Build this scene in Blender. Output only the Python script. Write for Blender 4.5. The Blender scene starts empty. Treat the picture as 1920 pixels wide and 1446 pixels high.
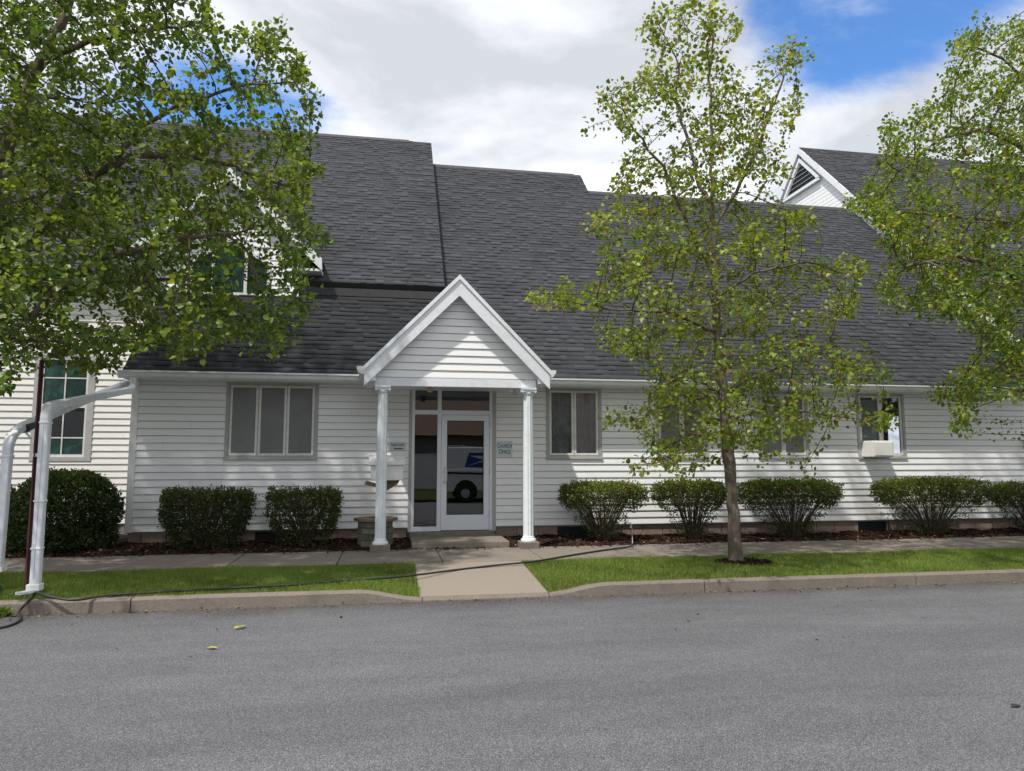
import bpy, math, random
import numpy as np
from mathutils import Vector, Matrix, noise as mnoise
random.seed(7); rng = np.random.default_rng(11)
R = math.radians
scene = bpy.context.scene
col = scene.collection

# ---------------------------------------------------------------- camera
F, W, H = 1332.0, 1920, 1446
PITCH, YAW = math.atan(137 / F), R(9.9)
CAM = np.array([-1.424, -13.28, 1.64])
cd = bpy.data.cameras.new('camera'); cam = bpy.data.objects.new('camera', cd); col.objects.link(cam)
cam.location = CAM; cam.rotation_euler = (R(90) + PITCH, 0, -YAW)
cd.sensor_width = 36; cd.lens = F / W * 36; cd.clip_end = 2000; cd.clip_start = 0.05
scene.camera = cam
fw = np.array([math.sin(YAW) * math.cos(PITCH), math.cos(YAW) * math.cos(PITCH), math.sin(PITCH)])
rt = np.array([math.cos(YAW), -math.sin(YAW), 0.0]); upv = np.cross(rt, fw)
def ray(px, py): return fw + rt * (px - W / 2) / F + upv * (H / 2 - py) / F
def onY(px, py, y): d = ray(px, py); return CAM + d * (y - CAM[1]) / d[1]
def onZ(px, py, z): d = ray(px, py); return CAM + d * (z - CAM[2]) / d[2]

# ---------------------------------------------------------------- sky, sun, exposure
SUN_TRAVEL = Vector((0.42, 0.36, -1.0)).normalized()      # direction the sunlight travels
to_sun = -SUN_TRAVEL
elev = math.asin(to_sun.z); azim = math.atan2(to_sun.x, to_sun.y)
world = bpy.data.worlds.new('World'); scene.world = world; world.use_nodes = True
nt = world.node_tree; nt.nodes.clear()
def wn(t, **k):
    n = nt.nodes.new(t)
    for a, b in k.items(): setattr(n, a, b)
    return n
L = nt.links.new
sky = wn('ShaderNodeTexSky', sky_type='NISHITA'); sky.sun_disc = False
sky.sun_elevation = elev; sky.sun_rotation = azim; sky.air_density = 1.0; sky.dust_density = 0.6; sky.ozone_density = 2.0
tc = wn('ShaderNodeTexCoord'); sep = wn('ShaderNodeSeparateXYZ'); L(tc.outputs['Generated'], sep.inputs[0])
def wmath(op, a, b=None, c=None):
    n = wn('ShaderNodeMath', operation=op)
    for i, v in enumerate((a, b, c)):
        if v is None: continue
        if isinstance(v, (int, float)): n.inputs[i].default_value = v
        else: L(v, n.inputs[i])
    return n.outputs[0]
zz = wmath('ADD', wmath('MAXIMUM', sep.outputs[2], 0.0), 0.16)
comb = wn('ShaderNodeCombineXYZ')
L(wmath('DIVIDE', sep.outputs[0], zz), comb.inputs[0]); L(wmath('DIVIDE', sep.outputs[1], zz), comb.inputs[1])
comb.inputs[2].default_value = 6.4
n1 = wn('ShaderNodeTexNoise'); n1.inputs['Scale'].default_value = 1.5; n1.inputs['Detail'].default_value = 11; n1.inputs['Roughness'].default_value = 0.60; n1.inputs['Distortion'].default_value = 0.35
L(comb.outputs[0], n1.inputs['Vector'])
n2 = wn('ShaderNodeTexNoise'); n2.inputs['Scale'].default_value = 1.3; n2.inputs['Detail'].default_value = 8; n2.inputs['Roughness'].default_value = 0.55; n2.inputs['Distortion'].default_value = 0.3
off2 = wn('ShaderNodeVectorMath', operation='ADD'); off2.inputs[1].default_value = (1.3, 7.7, 2.0); L(comb.outputs[0], off2.inputs[0]); L(off2.outputs[0], n2.inputs['Vector'])
def gap(px, py, rad, amount):                              # an opening in the cloud deck
    d = ray(px, py); d = d / np.linalg.norm(d); k = 1 / (d[2] + 0.16)
    v = wn('ShaderNodeVectorMath', operation='DISTANCE'); L(comb.outputs[0], v.inputs[0]); v.inputs[1].default_value = (d[0] * k, d[1] * k, 6.4)
    m = wn('ShaderNodeMapRange', interpolation_type='SMOOTHSTEP'); L(v.outputs['Value'], m.inputs[0])
    m.inputs[1].default_value = 0; m.inputs[2].default_value = rad; m.inputs[3].default_value = amount; m.inputs[4].default_value = 0
    return m.outputs[0]
dens = wmath('ADD', n1.outputs[0], 0.19)
for g in ((1540, 110, 0.30, 0.17), (1690, 70, 0.30, 0.17), (1420, 20, 0.2, 0.13), (430, 190, 0.36, 0.26), (1840, 10, 0.2, 0.1)):
    dens = wmath('SUBTRACT', dens, gap(*g))
cov = wn('ShaderNodeMapRange', interpolation_type='SMOOTHSTEP'); L(dens, cov.inputs[0])
cov.inputs[1].default_value = 0.38; cov.inputs[2].default_value = 0.62
shade = wn('ShaderNodeValToRGB'); L(n2.outputs[0], shade.inputs[0])
shade.color_ramp.elements[0].position = 0.40; shade.color_ramp.elements[0].color = (3.5, 3.64, 3.92, 1)
shade.color_ramp.elements[1].position = 0.60; shade.color_ramp.elements[1].color = (6.2, 6.36, 6.7, 1)
skyc = wn('ShaderNodeMix', data_type='RGBA'); skyc.blend_type = 'MULTIPLY'; skyc.inputs[0].default_value = 1
L(sky.outputs[0], skyc.inputs[6]); skyc.inputs[7].default_value = (0.60, 0.90, 1.20, 1)
mixc = wn('ShaderNodeMix', data_type='RGBA'); L(cov.outputs[0], mixc.inputs[0]); L(skyc.outputs[2], mixc.inputs[6]); L(shade.outputs[0], mixc.inputs[7])
bg = wn('ShaderNodeBackground'); bg.inputs[1].default_value = 0.10; L(mixc.outputs[2], bg.inputs[0])
wo = wn('ShaderNodeOutputWorld'); L(bg.outputs[0], wo.inputs[0])
sd = bpy.data.lights.new('sun', 'SUN'); sd.energy = 2.2; sd.angle = R(1.2); sd.color = (1.0, 0.95, 0.87)
so = bpy.data.objects.new('sun', sd); col.objects.link(so); so.rotation_euler = SUN_TRAVEL.to_track_quat('-Z', 'Y').to_euler(); so.location = (-10, -12, 25)
vs = scene.view_settings; vs.view_transform = 'Standard'; vs.look = 'None'; vs.exposure = 1.0; vs.gamma = 1.0; vs.use_curve_mapping = False
scene.render.engine = 'CYCLES'
scene.cycles.max_bounces = 8; scene.cycles.transparent_max_bounces = 16

# ---------------------------------------------------------------- materials
def mat(name, base=(.5, .5, .5), rough=.6, metal=0, spec=.5, var=0.0, vscale=6.0, bump=0.0, bscale=60.0, attr=None, stretch=None, dark=None, dscale=1.2, damt=0.5, objrand=0.0, transl=0.0):
    m = bpy.data.materials.new(name); m.use_nodes = True; t = m.node_tree; b = t.nodes['Principled BSDF']
    b.inputs['Roughness'].default_value = rough; b.inputs['Metallic'].default_value = metal; b.inputs['Specular IOR Level'].default_value = spec
    tcn = t.nodes.new('ShaderNodeTexCoord'); vec = tcn.outputs['Object']
    if stretch:
        mp = t.nodes.new('ShaderNodeMapping'); mp.inputs['Scale'].default_value = stretch; t.links.new(vec, mp.inputs[0]); vec = mp.outputs[0]
    if attr:
        a = t.nodes.new('ShaderNodeAttribute'); a.attribute_name = attr; cur = a.outputs['Color']
    else:
        rgb = t.nodes.new('ShaderNodeRGB'); rgb.outputs[0].default_value = (*base, 1); cur = rgb.outputs[0]
    def mul(cur, fac):
        x = t.nodes.new('ShaderNodeMix'); x.data_type = 'RGBA'; x.blend_type = 'MULTIPLY'; x.inputs[0].default_value = 1
        t.links.new(cur, x.inputs[6]); t.links.new(fac, x.inputs[7]); return x.outputs[2]
    if var:
        n = t.nodes.new('ShaderNodeTexNoise'); n.inputs['Scale'].default_value = vscale; n.inputs['Detail'].default_value = 7; n.inputs['Roughness'].default_value = .65; t.links.new(vec, n.inputs['Vector'])
        r = t.nodes.new('ShaderNodeMapRange'); t.links.new(n.outputs[0], r.inputs[0]); r.inputs[1].default_value = .25; r.inputs[2].default_value = .75; r.inputs[3].default_value = 1 - var; r.inputs[4].default_value = 1 + var
        cur = mul(cur, r.outputs[0])
    if dark:
        n = t.nodes.new('ShaderNodeTexNoise'); n.inputs['Scale'].default_value = dscale; n.inputs['Detail'].default_value = 6; n.inputs['Roughness'].default_value = .6; t.links.new(tcn.outputs['Object'], n.inputs['Vector'])
        r = t.nodes.new('ShaderNodeMapRange'); r.interpolation_type = 'SMOOTHSTEP'; t.links.new(n.outputs[0], r.inputs[0]); r.inputs[1].default_value = .48; r.inputs[2].default_value = .68; r.inputs[4].default_value = damt
        x = t.nodes.new('ShaderNodeMix'); x.data_type = 'RGBA'; t.links.new(r.outputs[0], x.inputs[0]); t.links.new(cur, x.inputs[6]); x.inputs[7].default_value = (*dark, 1); cur = x.outputs[2]
    if objrand:
        oi = t.nodes.new('ShaderNodeObjectInfo'); r = t.nodes.new('ShaderNodeMapRange'); t.links.new(oi.outputs['Random'], r.inputs[0]); r.inputs[3].default_value = 1 - objrand; r.inputs[4].default_value = 1 + objrand
        cur = mul(cur, r.outputs[0])
    t.links.new(cur, b.inputs['Base Color'])
    if bump:
        n = t.nodes.new('ShaderNodeTexNoise'); n.inputs['Scale'].default_value = bscale; n.inputs['Detail'].default_value = 4; t.links.new(vec, n.inputs['Vector'])
        bp = t.nodes.new('ShaderNodeBump'); bp.inputs['Strength'].default_value = bump; bp.inputs['Distance'].default_value = .01; t.links.new(n.outputs[0], bp.inputs['Height']); t.links.new(bp.outputs[0], b.inputs['Normal'])
    if transl:
        tr = t.nodes.new('ShaderNodeBsdfTranslucent'); g = t.nodes.new('ShaderNodeMix'); g.data_type = 'RGBA'; g.blend_type = 'MULTIPLY'; g.inputs[0].default_value = 1
        t.links.new(cur, g.inputs[6]); g.inputs[7].default_value = (1.5, 1.5, .7, 1); t.links.new(g.outputs[2], tr.inputs[0])
        ms = t.nodes.new('ShaderNodeMixShader'); ms.inputs[0].default_value = transl; t.links.new(b.outputs[0], ms.inputs[1]); t.links.new(tr.outputs[0], ms.inputs[2])
        t.links.new(ms.outputs[0], t.nodes['Material Output'].inputs[0])
    return m
def glass_mat(name, ior, tint):
    m = bpy.data.materials.new(name); m.use_nodes = True; t = m.node_tree; t.nodes.clear()
    fr = t.nodes.new('ShaderNodeFresnel'); fr.inputs[0].default_value = ior
    tr = t.nodes.new('ShaderNodeBsdfTransparent'); tr.inputs[0].default_value = (*tint, 1)
    gl = t.nodes.new('ShaderNodeBsdfGlossy'); gl.inputs['Roughness'].default_value = 0.0; gl.inputs[0].default_value = (.95, .97, 1, 1)
    mx = t.nodes.new('ShaderNodeMixShader'); o = t.nodes.new('ShaderNodeOutputMaterial')
    gc = t.nodes.new('ShaderNodeTexCoord'); nz = t.nodes.new('ShaderNodeTexNoise'); nz.inputs['Scale'].default_value = 2.2; nz.inputs['Detail'].default_value = 1; t.links.new(gc.outputs['Object'], nz.inputs['Vector'])
    bp = t.nodes.new('ShaderNodeBump'); bp.inputs['Strength'].default_value = .05; bp.inputs['Distance'].default_value = .01; t.links.new(nz.outputs[0], bp.inputs['Height']); t.links.new(bp.outputs[0], gl.inputs['Normal'])
    t.links.new(fr.outputs[0], mx.inputs[0]); t.links.new(tr.outputs[0], mx.inputs[1]); t.links.new(gl.outputs[0], mx.inputs[2]); t.links.new(mx.outputs[0], o.inputs[0])
    return m
M = {}
M['siding'] = mat('white_vinyl_siding', (.87, .875, .895), .42, spec=.35, var=.03, vscale=3, stretch=(1, 1, 4), bump=.05, bscale=40, objrand=.02)
M['cream'] = mat('cream_vinyl_siding', (.80, .785, .755), .45, spec=.35, var=.04, vscale=3, stretch=(1, 1, 4), objrand=.025)
M['trim'] = mat('white_aluminium_trim', (.78, .81, .86), .38, var=.05, vscale=5, dark=(.55, .55, .54), dscale=5, damt=.35)
M['gutter'] = mat('white_gutter', (.76, .78, .80), .35, var=.05, vscale=4, dark=(.5, .5, .48), dscale=4, damt=.4)
M['pipe'] = mat('white_downspout', (.76, .79, .84), .4, var=.05, vscale=5, bump=.06, bscale=14, dark=(.5, .5, .5), dscale=7, damt=.35)
M['column'] = mat('painted_fluted_column', (.74, .80, .84), .4, var=.06, vscale=7, dark=(.60, .63, .64), dscale=6, damt=.4)
M['casing'] = mat('grey_window_casing', (.42, .42, .41), .6, var=.1, vscale=8, dark=(.30, .29, .27), dscale=6, damt=.4)
M['sash'] = mat('painted_window_sash', (.72, .72, .70), .5, var=.07, vscale=12, dark=(.48, .45, .4), dscale=9, damt=.4)
M['alu'] = mat('grey_aluminium_door_frame', (.50, .52, .55), .35, metal=0, spec=.5, var=.05, vscale=6)
M['door'] = mat('white_painted_door', (.72, .76, .82), .35, var=.04, vscale=4)
M['steel'] = mat('steel', (.6, .6, .6), .3, metal=1)
M['shingle'] = mat('asphalt_shingle', rough=.9, spec=.25, attr='col', var=.28, vscale=55, dark=(.030, .031, .034), dscale=.75, damt=.40)
M['deck'] = mat('dark_roof_edge', (.05, .05, .055), .8, var=.2)
M['asphalt'] = None
M['concrete'] = mat('old_concrete', (.20, .175, .148), .9, spec=.2, var=.22, vscale=9, bump=.5, bscale=120, dark=(.16, .14, .12), dscale=1.6, damt=.6, objrand=.06)
M['walk'] = mat('exposed_concrete_path', (.25, .215, .18), .9, spec=.2, var=.3, vscale=70, bump=.5, bscale=150, dark=(.25, .22, .185), dscale=1.3, damt=.5)
M['kerb'] = mat('kerb_concrete', (.195, .168, .142), .9, spec=.2, var=.3, vscale=45, bump=.6, bscale=90, dark=(.14, .125, .11), dscale=2.5, damt=.6, objrand=.05)
M['block'] = mat('foundation_block', (.27, .20, .165), .9, spec=.2, var=.2, vscale=14, bump=.5, bscale=70, objrand=.12)
M['soil'] = mat('dark_mulch_soil', (.028, .019, .015), 1.0, spec=.1, var=.5, vscale=25, bump=1, bscale=60)
M['chips'] = mat('mulch_chips', rough=.95, spec=.1, attr='col')
M['lawn'] = mat('lawn_soil', (.045, .055, .018), 1, spec=.1, var=.4, vscale=20)
M['grass'] = mat('grass_blades', rough=.6, spec=.25, attr='col', transl=.3)
M['leaf'] = mat('tree_leaf', rough=.42, spec=.45, attr='col', transl=.45)
M['yew'] = mat('shrub_leaf', rough=.5, spec=.35, attr='col', transl=.2)
M['bark'] = mat('tree_bark', (.155, .125, .10), .95, spec=.15, var=.4, vscale=14, stretch=(3, 3, .7), bump=1, bscale=30, dark=(.075, .062, .05), dscale=6, damt=.6)
M['twig'] = mat('twig', (.085, .062, .048), .9, spec=.15, var=.3, vscale=20)
M['interior'] = mat('interior_plaster', (.22, .21, .20), .9)
M['glass'] = glass_mat('window_glass', 1.45, (.80, .83, .84))
M['doorglass'] = glass_mat('reflective_door_glass', 2.1, (.30, .32, .33))
def screen_mat():
    m = mat('grey_insect_screen', (.33, .335, .345), .9, var=.15, vscale=2); t = m.node_tree; b = t.nodes['Principled BSDF']
    tr = t.nodes.new('ShaderNodeBsdfTransparent'); ms = t.nodes.new('ShaderNodeMixShader'); ms.inputs[0].default_value = .62
    t.links.new(tr.outputs[0], ms.inputs[1]); t.links.new(b.outputs[0], ms.inputs[2]); t.links.new(ms.outputs[0], t.nodes['Material Output'].inputs[0]); return m
M['screen'] = screen_mat()
M['curtain'] = mat('pale_pink_curtain', (.78, .62, .62), .9, var=.15, vscale=5)
M['lace'] = mat('dark_lace_curtain', (.40, .38, .39), .9, var=.5, vscale=9)
M['stain'] = mat('green_stained_glass', (.008, .032, .028), .25, spec=.5, var=.7, vscale=6, stretch=(2, 2, .6), dark=(.03, .13, .11), dscale=5, damt=.6)
M['black'] = mat('black_rubber', (.018, .018, .02), .5, var=.2)
M['vent'] = mat('dark_vent', (.012, .014, .018), .6)
M['sign'] = mat('pale_sign_board', (.60, .65, .68), .5, var=.05, vscale=9)
M['ink'] = mat('sign_lettering', (.03, .04, .05), .6)
M['ac'] = mat('beige_plastic', (.80, .795, .77), .5, var=.04)
M['wood'] = mat('weathered_wood', (.17, .135, .10), .9, var=.3, vscale=10, stretch=(4, 4, 1), bump=.4, bscale=30)
M['stone'] = mat('mossy_stone_block', (.15, .14, .11), .95, var=.3, vscale=12, bump=.6, bscale=40, dark=(.10, .12, .06), dscale=5, damt=.6, objrand=.15)
M['mailbox'] = mat('white_plastic_box', (.77, .77, .78), .4, var=.03)
M['maroon'] = mat('maroon_painted_post', (.075, .022, .025), .5, var=.2)
M['teal'] = mat('teal_plastic', (.015, .10, .10), .4)
M['truckwhite'] = mat('truck_white_paint', (.80, .81, .82), .3)
M['blue'] = mat('truck_blue', (.015, .07, .26), .4)
M['tyre'] = mat('tyre_rubber', (.02, .02, .02), .8)
M['brown'] = mat('brown_shake_roof', (.16, .105, .085), .9, var=.35, vscale=4, stretch=(6, 1, 1))
M['brick'] = mat('grey_house_wall', (.16, .15, .15), .9, var=.15)
M['vinyl'] = mat('pale_vinyl_fence', (.66, .62, .66), .5)
M['yellow'] = mat('fallen_leaf', (.36, .33, .04), .7)
M['lampg'] = mat('lamp_glass', (.5, .36, .27), .3)

def asphalt():
    m = bpy.data.materials.new('asphalt'); m.use_nodes = True; t = m.node_tree; b = t.nodes['Principled BSDF']; b.inputs['Roughness'].default_value = .85; b.inputs['Specular IOR Level'].default_value = .3
    tcn = t.nodes.new('ShaderNodeTexCoord')
    def noise(s, d=3, r=.6, st=None):
        n = t.nodes.new('ShaderNodeTexNoise'); n.inputs['Scale'].default_value = s; n.inputs['Detail'].default_value = d; n.inputs['Roughness'].default_value = r
        v = tcn.outputs['Object']
        if st: mp = t.nodes.new('ShaderNodeMapping'); mp.inputs['Scale'].default_value = st; t.links.new(v, mp.inputs[0]); v = mp.outputs[0]
        t.links.new(v, n.inputs['Vector']); return n.outputs[0]
    vor = t.nodes.new('ShaderNodeTexVoronoi'); vor.inputs['Scale'].default_value = 210; t.links.new(tcn.outputs['Object'], vor.inputs['Vector'])
    rp = t.nodes.new('ShaderNodeValToRGB'); t.links.new(vor.outputs['Color'], rp.inputs[0]); e = rp.color_ramp.elements
    e[0].position = .0; e[0].color = (.047, .048, .054, 1); e[1].position = 1; e[1].color = (.30, .30, .315, 1)
    k = rp.color_ramp.elements.new(.55); k.color = (.116, .117, .127, 1)
    def mul(c, fac, lo, hi, a=.3, bb=.7):
        r = t.nodes.new('ShaderNodeMapRange'); t.links.new(fac, r.inputs[0]); r.inputs[1].default_value = a; r.inputs[2].default_value = bb; r.inputs[3].default_value = lo; r.inputs[4].default_value = hi
        x = t.nodes.new('ShaderNodeMix'); x.data_type = 'RGBA'; x.blend_type = 'MULTIPLY'; x.inputs[0].default_value = 1; t.links.new(c, x.inputs[6]); t.links.new(r.outputs[0], x.inputs[7]); return x.outputs[2]
    c = mul(rp.outputs[0], noise(95, 4), .74, 1.28)
    c = mul(c, noise(.55, 5, .6, (.35, 1.6, 1)), .86, 1.14)
    c = mul(c, noise(2.2, 6, .7, (.5, 1.5, 1)), .86, 1.12)
    c = mul(c, noise(1.3, 8, .75, (.45, 3.2, 1)), 1.0, .62, .64, .74)
    c = mul(c, noise(.9, 7, .8, (.5, 2.0, 3)), 1.0, 1.16, .60, .75)
    # brownish grit washed up against the kerb
    sp = t.nodes.new('ShaderNodeSeparateXYZ'); t.links.new(tcn.outputs['Object'], sp.inputs[0])
    ad = t.nodes.new('ShaderNodeMath'); ad.operation = 'MULTIPLY_ADD'; t.links.new(noise(1.1, 5), ad.inputs[0]); ad.inputs[1].default_value = 1.3; t.links.new(sp.outputs[1], ad.inputs[2])
    g = t.nodes.new('ShaderNodeMapRange'); g.interpolation_type = 'SMOOTHSTEP'; t.links.new(ad.outputs[0], g.inputs[0]); g.inputs[1].default_value = -4.95; g.inputs[2].default_value = -4.1; g.inputs[4].default_value = .75
    x = t.nodes.new('ShaderNodeMix'); x.data_type = 'RGBA'; t.links.new(g.outputs[0], x.inputs[0]); t.links.new(c, x.inputs[6])
    c2 = mul(rp.outputs[0], noise(18, 6), .35, 1.15); y = t.nodes.new('ShaderNodeMix'); y.data_type = 'RGBA'; y.blend_type = 'MULTIPLY'; y.inputs[0].default_value = 1; t.links.new(c2, y.inputs[6]); y.inputs[7].default_value = (.74, .63, .55, 1)
    t.links.new(y.outputs[2], x.inputs[7]); t.links.new(x.outputs[2], b.inputs['Base Color'])
    bp = t.nodes.new('ShaderNodeBump'); bp.inputs['Strength'].default_value = .8; bp.inputs['Distance'].default_value = .006; t.links.new(vor.outputs['Distance'], bp.inputs['Height']); t.links.new(bp.outputs[0], b.inputs['Normal'])
    return m
M['asphalt'] = asphalt()

# ---------------------------------------------------------------- mesh helpers
class MB:
    def __init__(s): s.v = []; s.f = []
    def add(s, vs, fs):
        o = len(s.v); s.v += [tuple(map(float, p)) for p in vs]; s.f += [tuple(i + o for i in f) for f in fs]; return s
    def box(s, x0, x1, y0, y1, z0, z1):
        return s.add([(x0, y0, z0), (x1, y0, z0), (x1, y1, z0), (x0, y1, z0), (x0, y0, z1), (x1, y0, z1), (x1, y1, z1), (x0, y1, z1)],
                     [(0, 3, 2, 1), (4, 5, 6, 7), (0, 1, 5, 4), (1, 2, 6, 5), (2, 3, 7, 6), (3, 0, 4, 7)])
    def prism(s, poly, d):                                  # planar polygon swept by vector d
        n = len(poly); a = [np.array(p, float) for p in poly]; d = np.array(d, float)
        return s.add(a + [p + d for p in a], [tuple(range(n))[::-1], tuple(range(n, 2 * n))] + [(i, (i + 1) % n, (i + 1) % n + n, i + n) for i in range(n)])
    def tube(s, pts, rad, k=8, sy=1.0, caps=True):
        pts = [np.array(p, float) for p in pts]; n = len(pts); rad = [rad] * n if np.isscalar(rad) else rad; vs = []; fs = []
        ref = np.array([0, 0, 1.]) if abs((pts[-1] - pts[0])[2]) < .7 * np.linalg.norm(pts[-1] - pts[0]) else np.array([1., 0, 0])
        for i in range(n):
            t = pts[min(i + 1, n - 1)] - pts[max(i - 1, 0)]; t = t / (np.linalg.norm(t) + 1e-9)
            a = np.cross(t, ref); a /= np.linalg.norm(a) + 1e-9; b = np.cross(a, t)
            for j in range(k):
                w = 2 * math.pi * (j + .5) / k; vs.append(pts[i] + rad[i] * (math.cos(w) * a + sy * math.sin(w) * b))
        for i in range(n - 1):
            for j in range(k): fs.append((i * k + j, i * k + (j + 1) % k, (i + 1) * k + (j + 1) % k, (i + 1) * k + j))
        if caps: fs += [tuple(range(k))[::-1], tuple(range((n - 1) * k, n * k))]
        return s.add(vs, fs)
    def lathe(s, prof, c, k=20):
        vs = []; fs = []; n = len(prof)
        for r, z in prof:
            for j in range(k): w = 2 * math.pi * j / k; vs.append((c[0] + r * math.cos(w), c[1] + r * math.sin(w), c[2] + z))
        for i in range(n - 1):
            for j in range(k): fs.append((i * k + j, i * k + (j + 1) % k, (i + 1) * k + (j + 1) % k, (i + 1) * k + j))
        return s.add(vs, fs + [tuple(range(k))[::-1], tuple(range((n - 1) * k, n * k))])
    def obj(s, name, m, parent=None, smooth=False, bevel=0):
        me = bpy.data.meshes.new(name); me.from_pydata(s.v, [], s.f); me.materials.append(M[m]); me.update()
        if smooth: me.shade_smooth()
        o = bpy.data.objects.new(name, me); col.objects.link(o)
        if parent: o.parent = parent
        if bevel:
            b = o.modifiers.new('bevel', 'BEVEL'); b.width = bevel; b.segments = 2; b.limit_method = 'ANGLE'
        return o
def np_obj(name, V, Fq, m, parent=None, cols=None, smooth=False):   # V (n,3), Fq (m,k) same-size polys; cols per face
    me = bpy.data.meshes.new(name); V = np.asarray(V, np.float32); Fq = np.asarray(Fq, np.int32); k = Fq.shape[1]
    me.vertices.add(len(V)); me.vertices.foreach_set('co', V.ravel()); me.loops.add(Fq.size); me.loops.foreach_set('vertex_index', Fq.ravel())
    me.polygons.add(len(Fq)); me.polygons.foreach_set('loop_start', np.arange(0, Fq.size, k, dtype=np.int32)); me.polygons.foreach_set('loop_total', np.full(len(Fq), k, np.int32))
    me.update(calc_edges=True)
    if cols is not None:
        a = me.attributes.new('col', 'FLOAT_COLOR', 'FACE'); c = np.ones((len(Fq), 4), np.float32); c[:, :3] = cols; a.data.foreach_set('color', c.ravel())
    if smooth: me.shade_smooth()
    me.materials.append(M[m]); o = bpy.data.objects.new(name, me); col.objects.link(o)
    if parent: o.parent = parent
    return o
def tag(o, label, cat=None, group=None, kind=None):
    if label: o['label'] = label
    if cat: o['category'] = cat
    if group: o['group'] = group
    if kind: o['kind'] = kind
    return o
def empty(name, loc=(0, 0, 0)):
    o = bpy.data.objects.new(name, None); o.empty_display_size = .2; col.objects.link(o); o.location = loc; return o
def thing(name, label, cat, group=None): return tag(empty(name), label, cat, group)

# ---------------------------------------------------------------- ground, road, kerb, pavement
KF, KB = -4.85, -4.70                    # kerb front and back
MB().add([(-400, -400, -.06), (400, -400, -.06), (400, 400, -.06), (-400, 400, -.06)], [(0, 1, 2, 3)]).obj('ground', 'lawn')['kind'] = 'structure'
MB().add([(-120, -14.5, -.03), (120, -14.5, -.03), (120, -9, .05), (-120, -9, .05), (-120, KF + .02, .0), (120, KF + .02, .0)], [(0, 1, 2, 3), (3, 2, 5, 4)]).obj('road', 'asphalt')['kind'] = 'structure'
MB().box(-120, 120, -22, -14.5, -.05, .06).obj('far_verge', 'lawn')['kind'] = 'structure'
def sm(a, b, x): t = min(1, max(0, (x - a) / (b - a))); return t * t * (3 - 2 * t)
def kerb_h(x): return .14 - .105 * (sm(-1.75, -1.0, x) * (1 - sm(.45, 1.25, x)))
kerb = empty('kerb'); kerb['kind'] = 'structure'
joints = [-16, -13.05, -10.1, -7.1, -4.12, -1.0, .5, 2.47, 5.4, 8.35, 11.3, 14.2, 17.2, 20.2]
for a, b in zip(joints[:-1], joints[1:]):
    n = max(2, int((b - a) / .12)); xs = np.linspace(a + .006, b - .006, n + 1); V = []; Fc = []
    wob = lambda x: .006 * math.sin(x * 3.1) + .004 * math.sin(x * 11)
    for x in xs:
        h = kerb_h(x); V += [(x, KF + wob(x), -.1), (x, KF + .012 + wob(x), h - .022), (x, KF + .032 + wob(x), h), (x, KB, h), (x, KB, -.1)]
    for i in range(n):
        for j in range(4): Fc.append((i * 5 + j, (i + 1) * 5 + j, (i + 1) * 5 + j + 1, i * 5 + j + 1))
    Fc += [(0, 1, 2, 3, 4), tuple(n * 5 + j for j in (4, 3, 2, 1, 0))]
    MB().add(V, Fc).obj('kerb_stone', 'kerb', kerb, smooth=False)
WX0, WX1 = -1.02, .52
SF, SB = -2.88, -1.36                    # sidewalk front and back
walk = empty('sidewalk'); walk['kind'] = 'structure'
jx = [-.61 + 1.49 * i for i in range(-10, 12)]
for i, (a, b) in enumerate(zip(jx[:-1], jx[1:])):
    dz = random.uniform(-.004, .004)
    MB().box(a + .007, b - .007, SF, SB, .0, .165 + dz).obj('paving_slab', 'concrete', walk, bevel=.008)
MB().box(-17, 18, SF + .01, SB - .01, -.02, .145).obj('joint_filler', 'soil', walk)
path = empty('path'); path['kind'] = 'structure'
MB().add([(WX0, KB + .004, -.05), (WX1, KB + .004, -.05), (WX1, SF - .012, -.05), (WX0, SF - .012, -.05), (WX0, KB + .004, .036), (WX1, KB + .004, .036), (WX1, SF - .012, .157), (WX0, SF - .012, .157)],
         [(0, 3, 2, 1), (4, 5, 6, 7), (0, 1, 5, 4), (1, 2, 6, 5), (2, 3, 7, 6), (3, 0, 4, 7)]).obj('paving_slab', 'walk', path, bevel=.006)
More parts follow.
